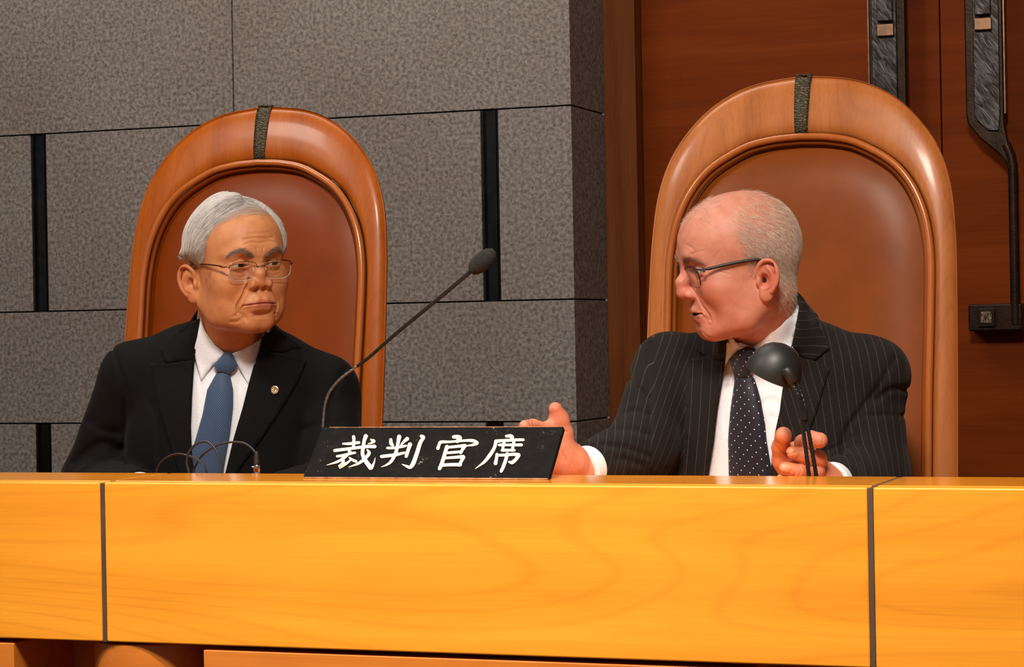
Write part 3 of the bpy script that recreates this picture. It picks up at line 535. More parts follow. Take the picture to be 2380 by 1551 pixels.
def head_tone(P, o):
    """natural skin colouring of the head (flush, lips, age spots), in head coordinates"""
    Q = P.copy(); Q[:, 0] = np.abs(Q[:, 0]); base = np.array(o['skincol']); red = np.array(o['redcol']); lip = np.array(o['lipcol']); g = o.get
    c = np.tile(base, (len(P), 1)).astype(float)
    def blend(m, col, a): nonlocal c; m = np.clip(m, 0, 1)[:, None]*a; c = c*(1-m)+np.array(col)*m
    n = .5+.5*noise1(P, 90, 5); n2 = .5+.5*noise1(P, 320, 9)
    gs = lambda p, s: np.exp(-(((Q-np.array(p))/np.array(s))**2).sum(1))
    f = o['flush']
    blend(gs((.042, -.070, -.004), (.026, .04, .026))*(.6+.6*n), red, .75*f); blend(gs((0, -.112, .004), (.016, .02, .016)), red, .9*f)
    blend(gs((.082, .018, .006), (.018, .026, .036)), red, .95*f); blend(gs((0, -.09, -.066), (.022, .03, .018)), red, .5*f)
    blend(n*n2, red, .50*f); blend(sstep(.55, .85, .5+.5*noise1(P, 210, 21))*n, np.array(red)*.8, .30*f)
    mz = g('mz', -.0355); op = g('open', 0)
    mw = g('mw', 1); Q[:, 0] /= mw; Pz = P[:, 2]+g('mdown', 0)*np.clip(Q[:, 0]/.025, 0, 1)**2
    m = sstep(.026, .020, Q[:, 0])*sstep(-.078, -.086, P[:, 1]); w = 1-.55*np.clip(Q[:, 0]/.026, 0, 1)
    lipm = m*sstep(.0078*w+.001, .0050*w, Pz-mz)*sstep(-.0105*w-op-.001, -.0075*w-op, Pz-mz); blend(lipm, lip, .8)
    blend(sstep(.0016+op*.4, .0004, np.abs(Pz-mz+op*.5))*m*sstep(-.1005, -.094, P[:, 1]), (.05, .012, .01), .85 if op else .5)
    Q[:, 0] *= mw
    blend(gs((g('eye', (.0315, 0, 0))[0], -.09, .021), (.014, .02, .009)), red, .30)
    ex, ey, ez = g('eye', (.0315, -.0800, .0325)); oh = g('eyeopen', .0042); er = np.sqrt(((Q[:, 0]-ex)/.0132)**2+((P[:, 2]-ez+.0006)/(oh+.0002))**2)
    blend(np.exp(-((er-1.12)/.16)**2)*(P[:, 1] < -.08)*np.where(P[:, 2] > ez-.0008, 1, .35), (.07, .035, .022), .75)
    for p, s, a in g('spots', []): blend(np.exp(-(((P-np.array(p))/s)**2).sum(1)), (.36, .085, .04), a)
    if 'stubble' in o: blend(gs((.0, -.085, -.05), (.05, .05, .03)), o['stubble'], .18)
    c *= (.95+.10*n2)[:, None]; return c
def _skin(nt, b):
    a = nd(nt, 'ShaderNodeVertexColor', layer_name='tone'); v = coords(nt)
    n = nd(nt, 'ShaderNodeTexNoise', Scale=420, Detail=3); nt.links.new(v, n.inputs[0]); n2 = nd(nt, 'ShaderNodeTexNoise', Scale=60, Detail=3); nt.links.new(v, n2.inputs[0])
    c = mixc(nt, a.outputs[0], ramp(nt, n2.outputs[0], [(.3, (.86, .78, .76)), (.7, (1.0, 1.0, 1.0))]), 1.0, 'MULTIPLY')
    nt.links.new(c, b.inputs['Base Color']); b.inputs['Roughness'].default_value = .52; b.inputs['Subsurface Weight'].default_value = .12
    b.inputs['Subsurface Radius'].default_value = (1, .35, .18); b.inputs['Subsurface Scale'].default_value = .004; b.inputs['Specular IOR Level'].default_value = .42
    bump(nt, b, n.outputs[0], .30, .0009)
M['skin'] = mat('skin', _skin)
def _eye(iriscol):
    def f(nt, b):
        a = nd(nt, 'ShaderNodeVertexColor', layer_name='tone'); nt.links.new(a.outputs[0], b.inputs['Base Color']); b.inputs['Roughness'].default_value = .06; b.inputs['Specular IOR Level'].default_value = .22
    return f
M['eye'] = mat('eyeball', _eye(None))
def eyeball(name, c, r, gaze, iris, parent, scl=(.40, .34, .30), ri=.52):
    n = 40; m = 26; g = np.array(gaze, float); g /= np.linalg.norm(g); u = np.cross(g, [0, 0, 1.]); u /= np.linalg.norm(u); w = np.cross(u, g); V = []; cl = []
    for i in range(m+1):
        t = (i/m)**1.35*math.pi; 
        for k in range(n):
            a = 2*math.pi*k/n; bulge = 1+.045*math.exp(-(t/.42)**4)
            V.append(np.array(c)+r*bulge*(math.cos(t)*g+max(math.sin(t), 1e-5)*(math.cos(a)*u+math.sin(a)*w)))
            cl.append((.006, .004, .004) if t < ri*.42 else (iris if t < ri*.88 else ((.03, .02, .018) if t < ri else scl)))
    F = [(i*n+k, (i+1)*n+k, (i+1)*n+(k+1) % n, i*n+(k+1) % n) for i in range(m) for k in range(n)]
    return mobj(name, V, F, M['eye'], parent, True, np.array(cl))
def strands(name, roots, flow, f, L, r, cols, mat, parent, seg=7, lift=.0005, jitter=.12, curl=0.0):
    """combed hair strands following surface f along flow(P)->dir; all in local coords, returned as V,F,col"""
    n = len(roots); P = roots.astype(np.float32).copy(); L = np.broadcast_to(L, (n,)); pts = [P.copy()]; jd = RNG.normal(size=(n, 3)).astype(np.float32)*jitter
    for s in range(seg):
        G = grad(f, P); dv = flow(P)+jd; dv -= (dv*G).sum(1)[:, None]*G; dv /= np.linalg.norm(dv, axis=1)[:, None]+1e-9
        P = P+dv*(L/seg)[:, None]; d = f(P); P = P-(d-lift*(1+s*curl))[:, None]*G*.9; pts.append(P.copy())
    pts = np.stack(pts, 1); return ribbon(pts, r, cols)
def grad(f, P, e=.0006):
    P = P.astype(np.float32); G = np.stack([f(P+np.eye(3, dtype=np.float32)[i]*e)-f(P-np.eye(3, dtype=np.float32)[i]*e) for i in range(3)], 1); return G/(np.linalg.norm(G, axis=1)[:, None]+1e-9)
def ribbon(pts, r, cols):
    n, m, _ = pts.shape; T = np.gradient(pts, axis=1); T /= np.linalg.norm(T, axis=2)[..., None]+1e-9
    u = np.cross(T, pts[:, :1]-np.array([0, 0, .04])); u /= np.linalg.norm(u, axis=2)[..., None]+1e-9; w = np.cross(T, u)
    taper = np.interp(np.linspace(0, 1, m), [0, .7, 1], [1, .85, .25])[None, :, None]; rr = np.broadcast_to(np.asarray(r).reshape(-1, 1, 1), (n, 1, 1))*taper
    V = np.stack([pts+rr*(math.cos(a)*u+math.sin(a)*w) for a in (0, 2.094, 4.189)], 2).reshape(-1, 3)   # n,m,3
    b = (np.arange(n)*m*3)[:, None, None]+(np.arange(m-1)*3)[None, :, None]; k = np.arange(3)[None, None, :]; k2 = (k+1) % 3
    F = np.stack([b+k, b+k2, b+3+k2, b+3+k], -1).reshape(-1, 4)
    C = np.repeat(cols, m*3, axis=0); return V, F, C
def merge(parts):
    V = []; F = []; C = []; o = 0
    for v, f, c in parts: V.append(v); F.append(f+o); C.append(c); o += len(v)
    return np.vstack(V), np.vstack(F), np.vstack(C)
def _hair(nt, b):
    a = nd(nt, 'ShaderNodeVertexColor', layer_name='tone'); nt.links.new(a.outputs[0], b.inputs['Base Color']); b.inputs['Roughness'].default_value = .42; b.inputs['Specular IOR Level'].default_value = .35
M['hair'] = mat('hair', _hair)
class Pose:
    def __init__(s, T, yaw, pitch, roll, sc=1.0): s.T = np.array(T, float); s.R = Rz(yaw*D2R)@Rx(pitch*D2R)@Ry(roll*D2R); s.s = sc
    def w(s, P): return (np.atleast_2d(P)*s.s)@s.R.T+s.T
    def l(s, P): return ((np.atleast_2d(P)-s.T)@s.R)/s.s
    def d(s, v): return s.R@np.array(v)
    def pin(s, local, px):   # slide across the view so that local point projects on px
        for _ in range(4):
            q = s.w(local)[0]; z = (q-CAM)@cF; e = (np.array(px)-proj(q)[0])*z/FPX; s.T = s.T+cR0*e[0]-cZ*e[1]
        return s
LP = Pose((-1.80, 3.5, 1.21), 52.5, 2, -3); LP.pin((-.073, .005, 0), (451, 664))
RP = Pose((-.885, 3.5, 1.195), -61, 9, 3); RP.pin((.073, -.004, 0), (1768, 657))
LEFT = dict(skincol=(.57, .245, .10), redcol=(.46, .13, .05), lipcol=(.42, .11, .075), flush=.6, tip=(-.107, .0030), tipw=.0135, tipr=.0095, alax=.0145, nas=.003, wide=.99, face=1.02, jaw=.97, jowl=1, fill=.80,
   eyeopen=.0025, slant=3, iris=(.020, .010, .006), gaze=(.20, -1, -.04), nl=1.5, neckbase=(-.03, .040, -.16), mz=-.033, mw=1.08, mdown=.002, lipf=1.5, my=-.002, muz=-.002, ear=(.0705, .008, .004), ear_out=19, sock=.003, bag=1.4,
   spots=[((-.069, -.051, .018), .0055, .75), ((-.070, -.040, .009), .005, .7), ((-.068, -.066, .006), .0035, .5), ((-.070, -.056, .000), .004, .6), ((-.071, -.046, .022), .003, .6), ((-.069, -.044, .001), .003, .5)],
   creases=[([(-.030, .066), (-.015, .070), (.0, .068), (.018, .071), (.034, .067)], .0016, .0011, 'f'), ([(-.026, .075), (-.008, .077), (.012, .075), (.030, .077)], .0016, .0010, 'f'), ([(-.018, .085), (.004, .084), (.024, .086)], .0016, .0008, 'f'),
            ([(-.0045, .050), (-.0060, .060)], .0013, .0012, 'f'), ([(.0045, .049), (.0060, .060)], .0013, .0012, 'f'), ([(-.008, .036), (.0, .034), (.008, .036)], .0014, .0008, 'f'),
            ([(-.030, -.056), (-.036, -.062), (-.044, -.062)], .0022, .0018, 'f'), ([(-.042, -.052), (-.030, -.050), (-.024, -.060)], .002, .0012, 'f'), ([(.030, -.052), (.036, -.060)], .0022, .0016, 'f')],
   necklines=[([(-.05, -.098), (-.02, -.104), (.02, -.100)], .0018, .0016), ([(-.02, -.112), (.0, -.120), (.01, -.135)], .0018, .0014)])
LEFT['hairline'] = [(-180, -55), (-150, -24), (-125, -5), (-104, -6), (-86, -8), (-80, -13), (-69, -13), (-62, -2), (-57, 10), (-53, 19), (-44, 31), (-31, 38), (-14, 46), (0, 52), (15, 56), (28, 50), (34, 38), (38, 25), (42, 10), (46, -2), (58, -12), (80, -12), (86, -8), (104, -6), (125, -5), (150, -24), (170, -44), (180, -48)]
RIGHT = dict(skincol=(.57, .25, .17), redcol=(.53, .13, .075), lipcol=(.45, .14, .10), flush=1.0, tip=(-.119, .001), tipw=.0110, tipr=.0092, alax=.0132, alay=-.1005, bump=-.003, nas=-.004, ear=(.0735, .003, .004), ear_out=22, chiny=.005, lly=.004,
   eyeopen=.0038, slant=-3, iris=(.06, .07, .08), gaze=(-.05, -1, -.15), nl=1.2, neckbase=(.01, .018, -.16), open=.0035, mz=-.0345, fore=.002, crown=.001, occ=-.002, neckr=.054,
   creases=[([(-.100, .075), (-.093, .066), (-.096, .058)], .0016, .0010, 'r'), ([(-.098, .060), (-.080, .063)], .0014, .0008, 'r'), ([(-.064, .032), (-.050, .028)], .0012, .0008, 'r'), ([(-.064, .028), (-.050, .020)], .0012, .0007, 'r'),
            ([(-.070, .045), (-.058, .060)], .0012, .0006, 'r'), ([(.020, -.066), (.028, -.080)], .002, .001, 'f')],
   necklines=[([(-.04, -.090), (-.0, -.094), (.05, -.090)], .0018, .0014)])
def az_el(P): return np.degrees(np.arctan2(P[:, 0], -P[:, 1])), np.degrees(np.arctan2(P[:, 2]-.045, np.hypot(P[:, 0], P[:, 1])))
def make_hair(o, ps, parent):
    hf = lambda P: head_sdf(P, {k: v for k, v in o.items() if k not in ('creases', 'necklines')}, 'hairline' not in o)
    if 'hairline' in o:
        A, E = zip(*o['hairline'])
        def T(P):
            az, el = az_el(P); s = el-np.interp(az, A, E); t = sstep(-1, np.interp(el, [-10, 10, 35], [9, 14, 22]), s); side = np.where(P[:, 0] < 0, 1.0, .62)*np.interp(np.abs(az), [0, 60, 80, 105, 130], [1, 1, 1.18, .9, .6])
            return -.004+.0165*(t**.8)*side*np.interp(el, [-50, -20, -6, 8, 30, 90], [.1, .25, .5, .95, 1.1, .98])
        cg = lambda P: noise1(np.c_[P[:, 1]*.5, P[:, 2]*.35+P[:, 0]*.3, P[:, 0]*.15]*np.array([900, 900, 300], np.float32)/3, 1, 11)
        nz = lambda P: .0007*cg(P)
        def f(P): P = P.astype(np.float32); m = hf(P)-T(P)-nz(P); return m.astype(np.float32)
        V, F = sdf_mesh(f, (-.105, -.12, -.05), (.105, .12, .175), .0020)
        ok = T(V) > -.003; keep = ok[F].all(1); used = np.unique(F[keep]); mp = -np.ones(len(V), int); mp[used] = np.arange(len(used)); Vc = V[used]; Fc = mp[F[keep]]
        cap_ = (Vc, Fc, np.tile((.40, .37, .345), (len(Vc), 1)))
        fs = lambda P: (hf(P)-T(P)).astype(np.float32)
        n = 9000; pr = Vc[RNG.integers(0, len(Vc), n*2)]; az, el = az_el(pr); aq = np.abs(az_el(pr)[0]); pr = pr[((T(pr) > .002) | (pr[:, 2] > .03)) & ((aq < 92) | (T(pr) > .005))][:n]; n = len(pr)
        def flow(P):
            az, el = az_el(P); s = np.tanh((P[:, 0]-.046)/.03); top = np.clip(el/70, 0, 1)
            return np.stack([s*(.25+1.1*top), .28+.35*(1-top)*(el < 10)+.15*top, -.95*np.ones(len(P))*(1-.3*top)], 1).astype(np.float32)
        g = RNG.uniform(.42, .72, n)[:, None]; g = np.where(RNG.random(n)[:, None] < .20, g*.5, g); col = g*np.array([1.0, .94, .90])
        L = RNG.uniform(.018, .045, n)*np.interp(pr[:, 2], [.02, .05], [.45, 1]); 
        st = strands('hair', pr, flow, fs, L, RNG.uniform(.00018, .00034, n), col, M['hair'], parent, 7, .0008, .10)
        n2 = 500; az0 = RNG.uniform(-35, 40, n2)*D2R; el0 = RNG.uniform(40, 68, n2)*D2R
        rr = np.stack([np.sin(az0)*np.cos(el0), -np.cos(az0)*np.cos(el0), np.sin(el0)], 1)*.12+np.array([0, 0, .045]); 
        for _ in range(6): rr = rr-hf(rr.astype(np.float32))[:, None]*grad(hf, rr)
        fl2 = lambda P: np.tile(np.array([[-1., .25, -.35]], np.float32), (len(P), 1))
        st2 = strands('w', rr, fl2, hf, RNG.uniform(.02, .045, n2), .00016, RNG.uniform(.4, .7, n2)[:, None]*np.array([1, .95, .92]), M['hair'], parent, 7, .0012, .15)
        V, F, C = merge([cap_, st, st2]); h = mobj('hair', ps.w(V), F, M['hair'], parent, True, C)
        bw = [(.010, .0445), (.019, .0515), (.031, .0570), (.042, .0545), (.050, .0490)]; bwid, bn, bcol, bl = .0034, 400, (.25, .205, .18), .0072
    else:
        n = 60000; u = RNG.normal(size=(n, 3)); u /= np.linalg.norm(u, axis=1)[:, None]; rr = (u*.11+np.array([0, 0, .045])).astype(np.float32)
        uf = u.astype(np.float32)
        for _ in range(14): rr = rr-(hf(rr)*.8)[:, None]*uf
        az, el = az_el(rr); aa = np.abs(az)
        edge = np.interp(el, [-40, -23, -18, 0, 19, 36, 50, 90], [100, 74, 70, 67, 62, 60, 58, 90])
        dens = sstep(edge-1, edge+14, aa)*np.interp(el, [-66, -56, -34, 20, 42, 58, 75], [0, .35, .85, .75, .38, .12, .04])
        dens = np.maximum(dens, np.where((aa < 40) & (el > 34) & (el < 66), .16, 0)); ear = (aa > 84) & (aa < 108) & (el < -5); dens = np.where(rr[:, 2] < -.075, 0, dens); dens = np.where(ear | ((el < -10) & (aa > 79) & (aa < 112)), 0, dens)
        k = RNG.random(n) < dens; rr = rr[k]; n = len(rr); az, el = az_el(rr)
        def flow(P):
            az, el = az_el(P); s = np.sign(P[:, 0]); return np.stack([.15*s, .55+0*az, -.85+0*az], 1).astype(np.float32)
        g = RNG.uniform(.42, .88, n)[:, None]; col = g*np.array([1.0, .84, .68]); front = el > 40
        st = strands('hair', rr, flow, hf, RNG.uniform(.005, .011, n)*np.where(front, 1.3, 1), RNG.uniform(.00008, .00014, n), col, M['hair'], parent, 4, .0006, .35, 1.6)
        V, F, C = st; h = mobj('hair', ps.w(V), F, M['hair'], parent, True, C)
        bw = [(.010, .0445), (.020, .0500), (.031, .0525), (.042, .0500), (.052, .0430)]; bwid, bn, bcol, bl = .0032, 260, (.33, .25, .18), .010
    for s in (-1, 1):
        c = spline(bw, 6); t = RNG.integers(0, len(c)-1, bn); p = c[t]+(c[t+1]-c[t])*RNG.random(bn)[:, None]; w = bwid*np.interp(t/len(c), [0, .2, .6, 1], [.8, 1.15, 1, .4])
        p = p+RNG.uniform(-1, 1, (bn, 2))*w[:, None]*np.array([.3, 1]); O = np.stack([s*p[:, 0], np.full(bn, -.15), p[:, 1]], 1); X, ok = march(hf, O, (0, 1, 0), .2, 60)
        fb = lambda P: np.stack([s*np.ones(len(P)), .1+0*P[:, 0], np.interp(np.abs(P[:, 0]), [.01, .03, .05], [.9, .35, -.45])], 1).astype(np.float32)
        V, F, C = strands('b', X, fb, hf, RNG.uniform(.6, 1.1, bn)*bl, .00013, RNG.uniform(.5, 1.7, bn)[:, None]*np.array(bcol), M['hair'], parent, 4, .0006, .25, 1.0)
        mobj('eyebrow', ps.w(V), F, M['hair'], parent, True, C)
    return h
def _lens(nt, b):
    for n in list(nt.nodes): nt.nodes.remove(n)
    o = nd(nt, 'ShaderNodeOutputMaterial'); t = nd(nt, 'ShaderNodeBsdfTransparent'); g = nd(nt, 'ShaderNodeBsdfGlossy', Roughness=.03); lw = nd(nt, 'ShaderNodeLayerWeight', Blend=.5); pw = nd(nt, 'ShaderNodeMath', operation='POWER'); pw.inputs[1].default_value = 4; nt.links.new(lw.outputs[1], pw.inputs[0]); fr = nd(nt, 'ShaderNodeMath', operation='MULTIPLY_ADD'); fr.inputs[1].default_value = .35; fr.inputs[2].default_value = .035; nt.links.new(pw.outputs[0], fr.inputs[0]); m = nd(nt, 'ShaderNodeMixShader')
    t.inputs[0].default_value = (.93, .93, .93, 1); nt.links.new(fr.outputs[0], m.inputs[0]); nt.links.new(t.outputs[0], m.inputs[1]); nt.links.new(g.outputs[0], m.inputs[2]); nt.links.new(m.outputs[0], o.inputs[0])
def make_glasses(o, ps, parent):
    if 'lens' not in M:
        m = bpy.data.materials.new('spectacle_lens'); m.use_nodes = True; _lens(m.node_tree, None); M['lens'] = m
        M['lensedge'] = plain('lens_edge', (.55, .52, .50), .2, 0, (30, .05)); M['goldmetal'] = plain('brown_gold_metal', (.17, .07, .035), .25, .9, (30, .1)); M['pad'] = plain('nose_pad', (.75, .72, .68), .2, 0, (30, .05))
    gs = o['glasses']; cx, cy, cz, hw, hh = gs['lens']; p = gs['pow']; wrap = gs.get('wrap', 6)*D2R; tilt = gs.get('tilt', 8)*D2R; ft = gs['frame']; r = gs['r']
    def lp(s, a, k=1.0, off=0):
        ca, sa = math.cos(a), math.sin(a); u = hw*k*math.copysign(abs(ca)**(2/p), ca); v = hh*k*math.copysign(abs(sa)**(2/p), sa)
        if v < 0: u *= 1-gs.get('taper', .12)*(-v/hh)**2
        u += gs.get('shear', 0)*(-v)*-1 if 0 else 0
        return np.array([s*(cx+u), cy+abs(u+hw)*math.sin(wrap)*.55-v*math.sin(tilt)*-1*-1+off, cz+v])
    fr = MB(); N = 56
    for s in (-1, 1):
        a0, a1 = gs['rim']; top = [lp(s, a) for a in np.linspace(a0*D2R, a1*D2R, 36)]; fr.tube(top, r, 8)
    b = gs['bridge']; x0 = cx-hw*b[0]; fr.tube(spline([(-x0, cy+.001, cz+hh*b[1]), (-x0*.5, cy-.0015, cz+hh*b[1]+b[2]), (0, cy-.003, cz+hh*b[1]+b[2]*1.3), (x0*.5, cy-.0015, cz+hh*b[1]+b[2]), (x0, cy+.001, cz+hh*b[1])], 5), r*1.1, 8)
    root = None
    te = gs['temple']
    for s in (-1, 1):   # end pieces
        e = lp(s, gs.get('endang', 25)*D2R); q = np.array([s*te[0][0], te[0][1], te[0][2]]); fr.tube(spline([e, (e+q)/2+np.array([s*.002, -.001, 0]), q], 5), r*1.5, 8)
    g = mobj('glasses', ps.w(np.array(fr.V)), fr.F, M[ft], parent); fix_normals(g); root = g
    for s in (-1, 1):
        ol = [lp(s, 2*math.pi*k/N, .985) for k in range(N)]; V = [c+np.array([0, 0, 0]) for c in ol]+[c+np.array([0, .0018, 0]) for c in ol]
        F = [tuple(range(N)), tuple(range(2*N-1, N-1, -1))]+[(k, N+k, N+(k+1) % N, (k+1) % N) for k in range(N)]
        L = mobj('lens', ps.w(np.array(V)), F, M['lens'], root, False); fix_normals(L)
        ed = MB().tube([lp(s, a, .985, .0009) for a in np.linspace(gs['rim'][1]*D2R, (360+gs['rim'][0])*D2R, 40)], gs.get('er', .0005), 6); mobj('lens_rim', ps.w(np.array(ed.V)), ed.F, M[gs.get('edge', 'lensedge')], root)
        tm = MB(); pts = spline([np.array([s*a, b_, c]) for a, b_, c in te], 6); hr = np.interp(np.linspace(0, 1, len(pts)), [0, .08, .12, .7, 1], gs['trad']); tm.tube(pts, hr, 8, True, gs.get('tflat', 1)); t = mobj('temple', ps.w(np.array(tm.V)), tm.F, M[gs['tmat']], root); fix_normals(t)
        if 'hinge' in gs:
            hx = MB().box((-.0016, -.002, -.0034), (.0016, .002, .0034)); K0 = np.array(te[0])*np.array([s, 1, 1])+np.array([0, -.004, 0]); mobj('hinge', ps.w(np.array(hx.V)@Rz(-s*.6).T*1.15+K0), hx.F, M['chrome'], root, False)
        nb = MB().lathe([(0, -.003), (.0026, -.002), (.0034, 0), (.0026, .002), (0, .003)], (0, 0, 0), (1, 0, 0), 12); V = np.array(nb.V)*np.array([.35, 1, 1.5]); V = V@Rz(s*.5).T+np.array([s*.0105, cy+.007, cz+.001])
        mobj('nose_pad', ps.w(V), nb.F, M['pad'], root)
    return g
LEFT['glasses'] = dict(lens=(.0320, -.1065, .0225, .0258, .0158), pow=3.4, frame='goldmetal', r=.0006, rim=(8, 172), bridge=(.95, .42, .001), temple=[(.0620, -.098, .0305), (.069, -.080, .034), (.073, -.045, .036), (.0765, -.012, .036), (.078, .006, .033), (.077, .018, .020)], trad=[.0013, .0022, .0012, .0016, .0019], tmat='goldmetal', endang=22, edge='lensedge')
RIGHT['glasses'] = dict(lens=(.0355, -.1030, .0240, .0285, .0168), pow=4.2, wrap=12, frame='gum', r=.0009, rim=(-30, 172), taper=.2, bridge=(.95, .55, .001), temple=[(.0670, -.084, .0345), (.068, -.076, .0350), (.074, -.045, .0370), (.0775, -.014, .0370), (.0785, .000, .034), (.077, .012, .020)], trad=[.0018, .0026, .0027, .0022, .0018], tmat='gum', hinge=1, endang=32, edge='gum', er=.0004)
# ---------------------------------------------------------------- people
def fabric(name, c, c2, rough=.85, stripe=None, weave=900, sheen=.15, dots=None, tie=None):
    def f(nt, b):
        n = nd(nt, 'ShaderNodeTexNoise', Scale=weave, Detail=3); nt.links.new(coords(nt), n.inputs[0]); col = ramp(nt, n.outputs[0], [(.35, c), (.65, c2)])
        b.inputs['Roughness'].default_value = rough; b.inputs['Sheen Weight'].default_value = sheen; b.inputs['Specular IOR Level'].default_value = .12
        def attr(): a = nd(nt, 'ShaderNodeAttribute', attribute_name='cloth'); sp = nd(nt, 'ShaderNodeSeparateXYZ'); nt.links.new(a.outputs['Vector'], sp.inputs[0]); return sp
        def mth(op, a, bb=None, cc=None):
            m = nd(nt, 'ShaderNodeMath', operation=op)
            for i, v in enumerate((a, bb, cc)):
                if v is None: continue
                if isinstance(v, (int, float)): m.inputs[i].default_value = v
                else: nt.links.new(v, m.inputs[i])
            return m.outputs[0]
        if stripe:
            sp = attr(); t = mth('FRACT', mth('MULTIPLY', sp.outputs[0], 1/stripe[0])); ln = mth('LESS_THAN', mth('ABSOLUTE', mth('SUBTRACT', t, .5)), stripe[1]/stripe[0])
            n3 = nd(nt, 'ShaderNodeTexNoise', Scale=500, Detail=1); nt.links.new(coords(nt), n3.inputs[0]); col = mixc(nt, col, stripe[2], mth('MULTIPLY', ln, n3.outputs[0]))
        if tie:
            sp = attr(); p = tie['pitch']; u = mth('MULTIPLY', mth('ADD', sp.outputs[0], mth('MULTIPLY', sp.outputs[1], tie.get('sk', 0))), 1/p); v = mth('MULTIPLY', mth('SUBTRACT', sp.outputs[1], mth('MULTIPLY', sp.outputs[0], tie.get('sk2', 0))), 1/(p*tie['asp']))
            row = mth('MODULO', mth('FLOOR', v), 2.0); uu = mth('SUBTRACT', mth('FRACT', mth('ADD', mth('ADD', u, 100), mth('MULTIPLY', mth('ABSOLUTE', row), .5))), .5); vv = mth('SUBTRACT', mth('FRACT', mth('ADD', v, 100)), .5)
            if tie['kind'] == 'dot': r2 = mth('SQRT', mth('ADD', mth('MULTIPLY', uu, uu), mth('MULTIPLY', mth('MULTIPLY', vv, vv), tie['asp']**2))); msk = mth('LESS_THAN', r2, tie['r'])
            else: msk = mth('MULTIPLY', mth('LESS_THAN', mth('ABSOLUTE', uu), .33), mth('LESS_THAN', mth('ABSOLUTE', vv), .22))
            col = mixc(nt, col, tie['col'], msk)
        nt.links.new(col, b.inputs['Base Color']); bump(nt, b, n.outputs[0], .25, .0006)
    return mat(name, f)
M['blacksuit'] = fabric('black_suit_wool', (.0022, .0021, .0024), (.0050, .0047, .0052), .8, weave=1400, sheen=.02)
M['pinstripe'] = fabric('charcoal_pinstripe_wool', (.007, .0052, .0046), (.0165, .0132, .0118), .85, (.0135, .00030, (.12, .108, .10)), 1300, .04)
M['shirt'] = fabric('white_cotton', (.70, .72, .78), (.80, .82, .87), .8, weave=600, sheen=.1)
M['bluetie'] = fabric('blue_woven_silk', (.014, .026, .062), (.022, .040, .090), .45, tie=dict(kind='basket', pitch=.0036, asp=.62, sk=.12, sk2=.12, col=(.11, .185, .31)), sheen=.3)
M['dottie'] = fabric('navy_polka_dot_silk', (.010, .009, .016), (.018, .015, .026), .42, tie=dict(kind='dot', pitch=.0140, asp=.62, r=.058, sk=.10, sk2=-.25, col=(.85, .82, .80)), sheen=.3)
M['pin'] = plain('gilt_badge', (.62, .50, .30), .35, .8, (300, .2)); M['nail'] = plain('nail', (.80, .47, .36), .25, 0, (60, .05))
def set_attr(o, A):
    a = o.data.attributes.new('cloth', 'FLOAT_VECTOR', 'POINT'); v = np.zeros((len(A), 3), np.float32); v[:, :A.shape[1]] = A; a.data.foreach_set('vector', v.ravel())
def polyband(px, poly): return poly_sd(px[:, 0], px[:, 1], poly)
def pcrease(d, P, list_, m):   # folds drawn as polylines, w and depth in metres
    if not m.any(): return d
    q = proj(P[m]); k = np.zeros(m.sum(), np.float32)
    for pts, w, dp in list_: r = pd(q[:, 0], q[:, 1], pts)/1400.; k += dp*np.exp(-(r/w)**2)
    d[m] += k; return d
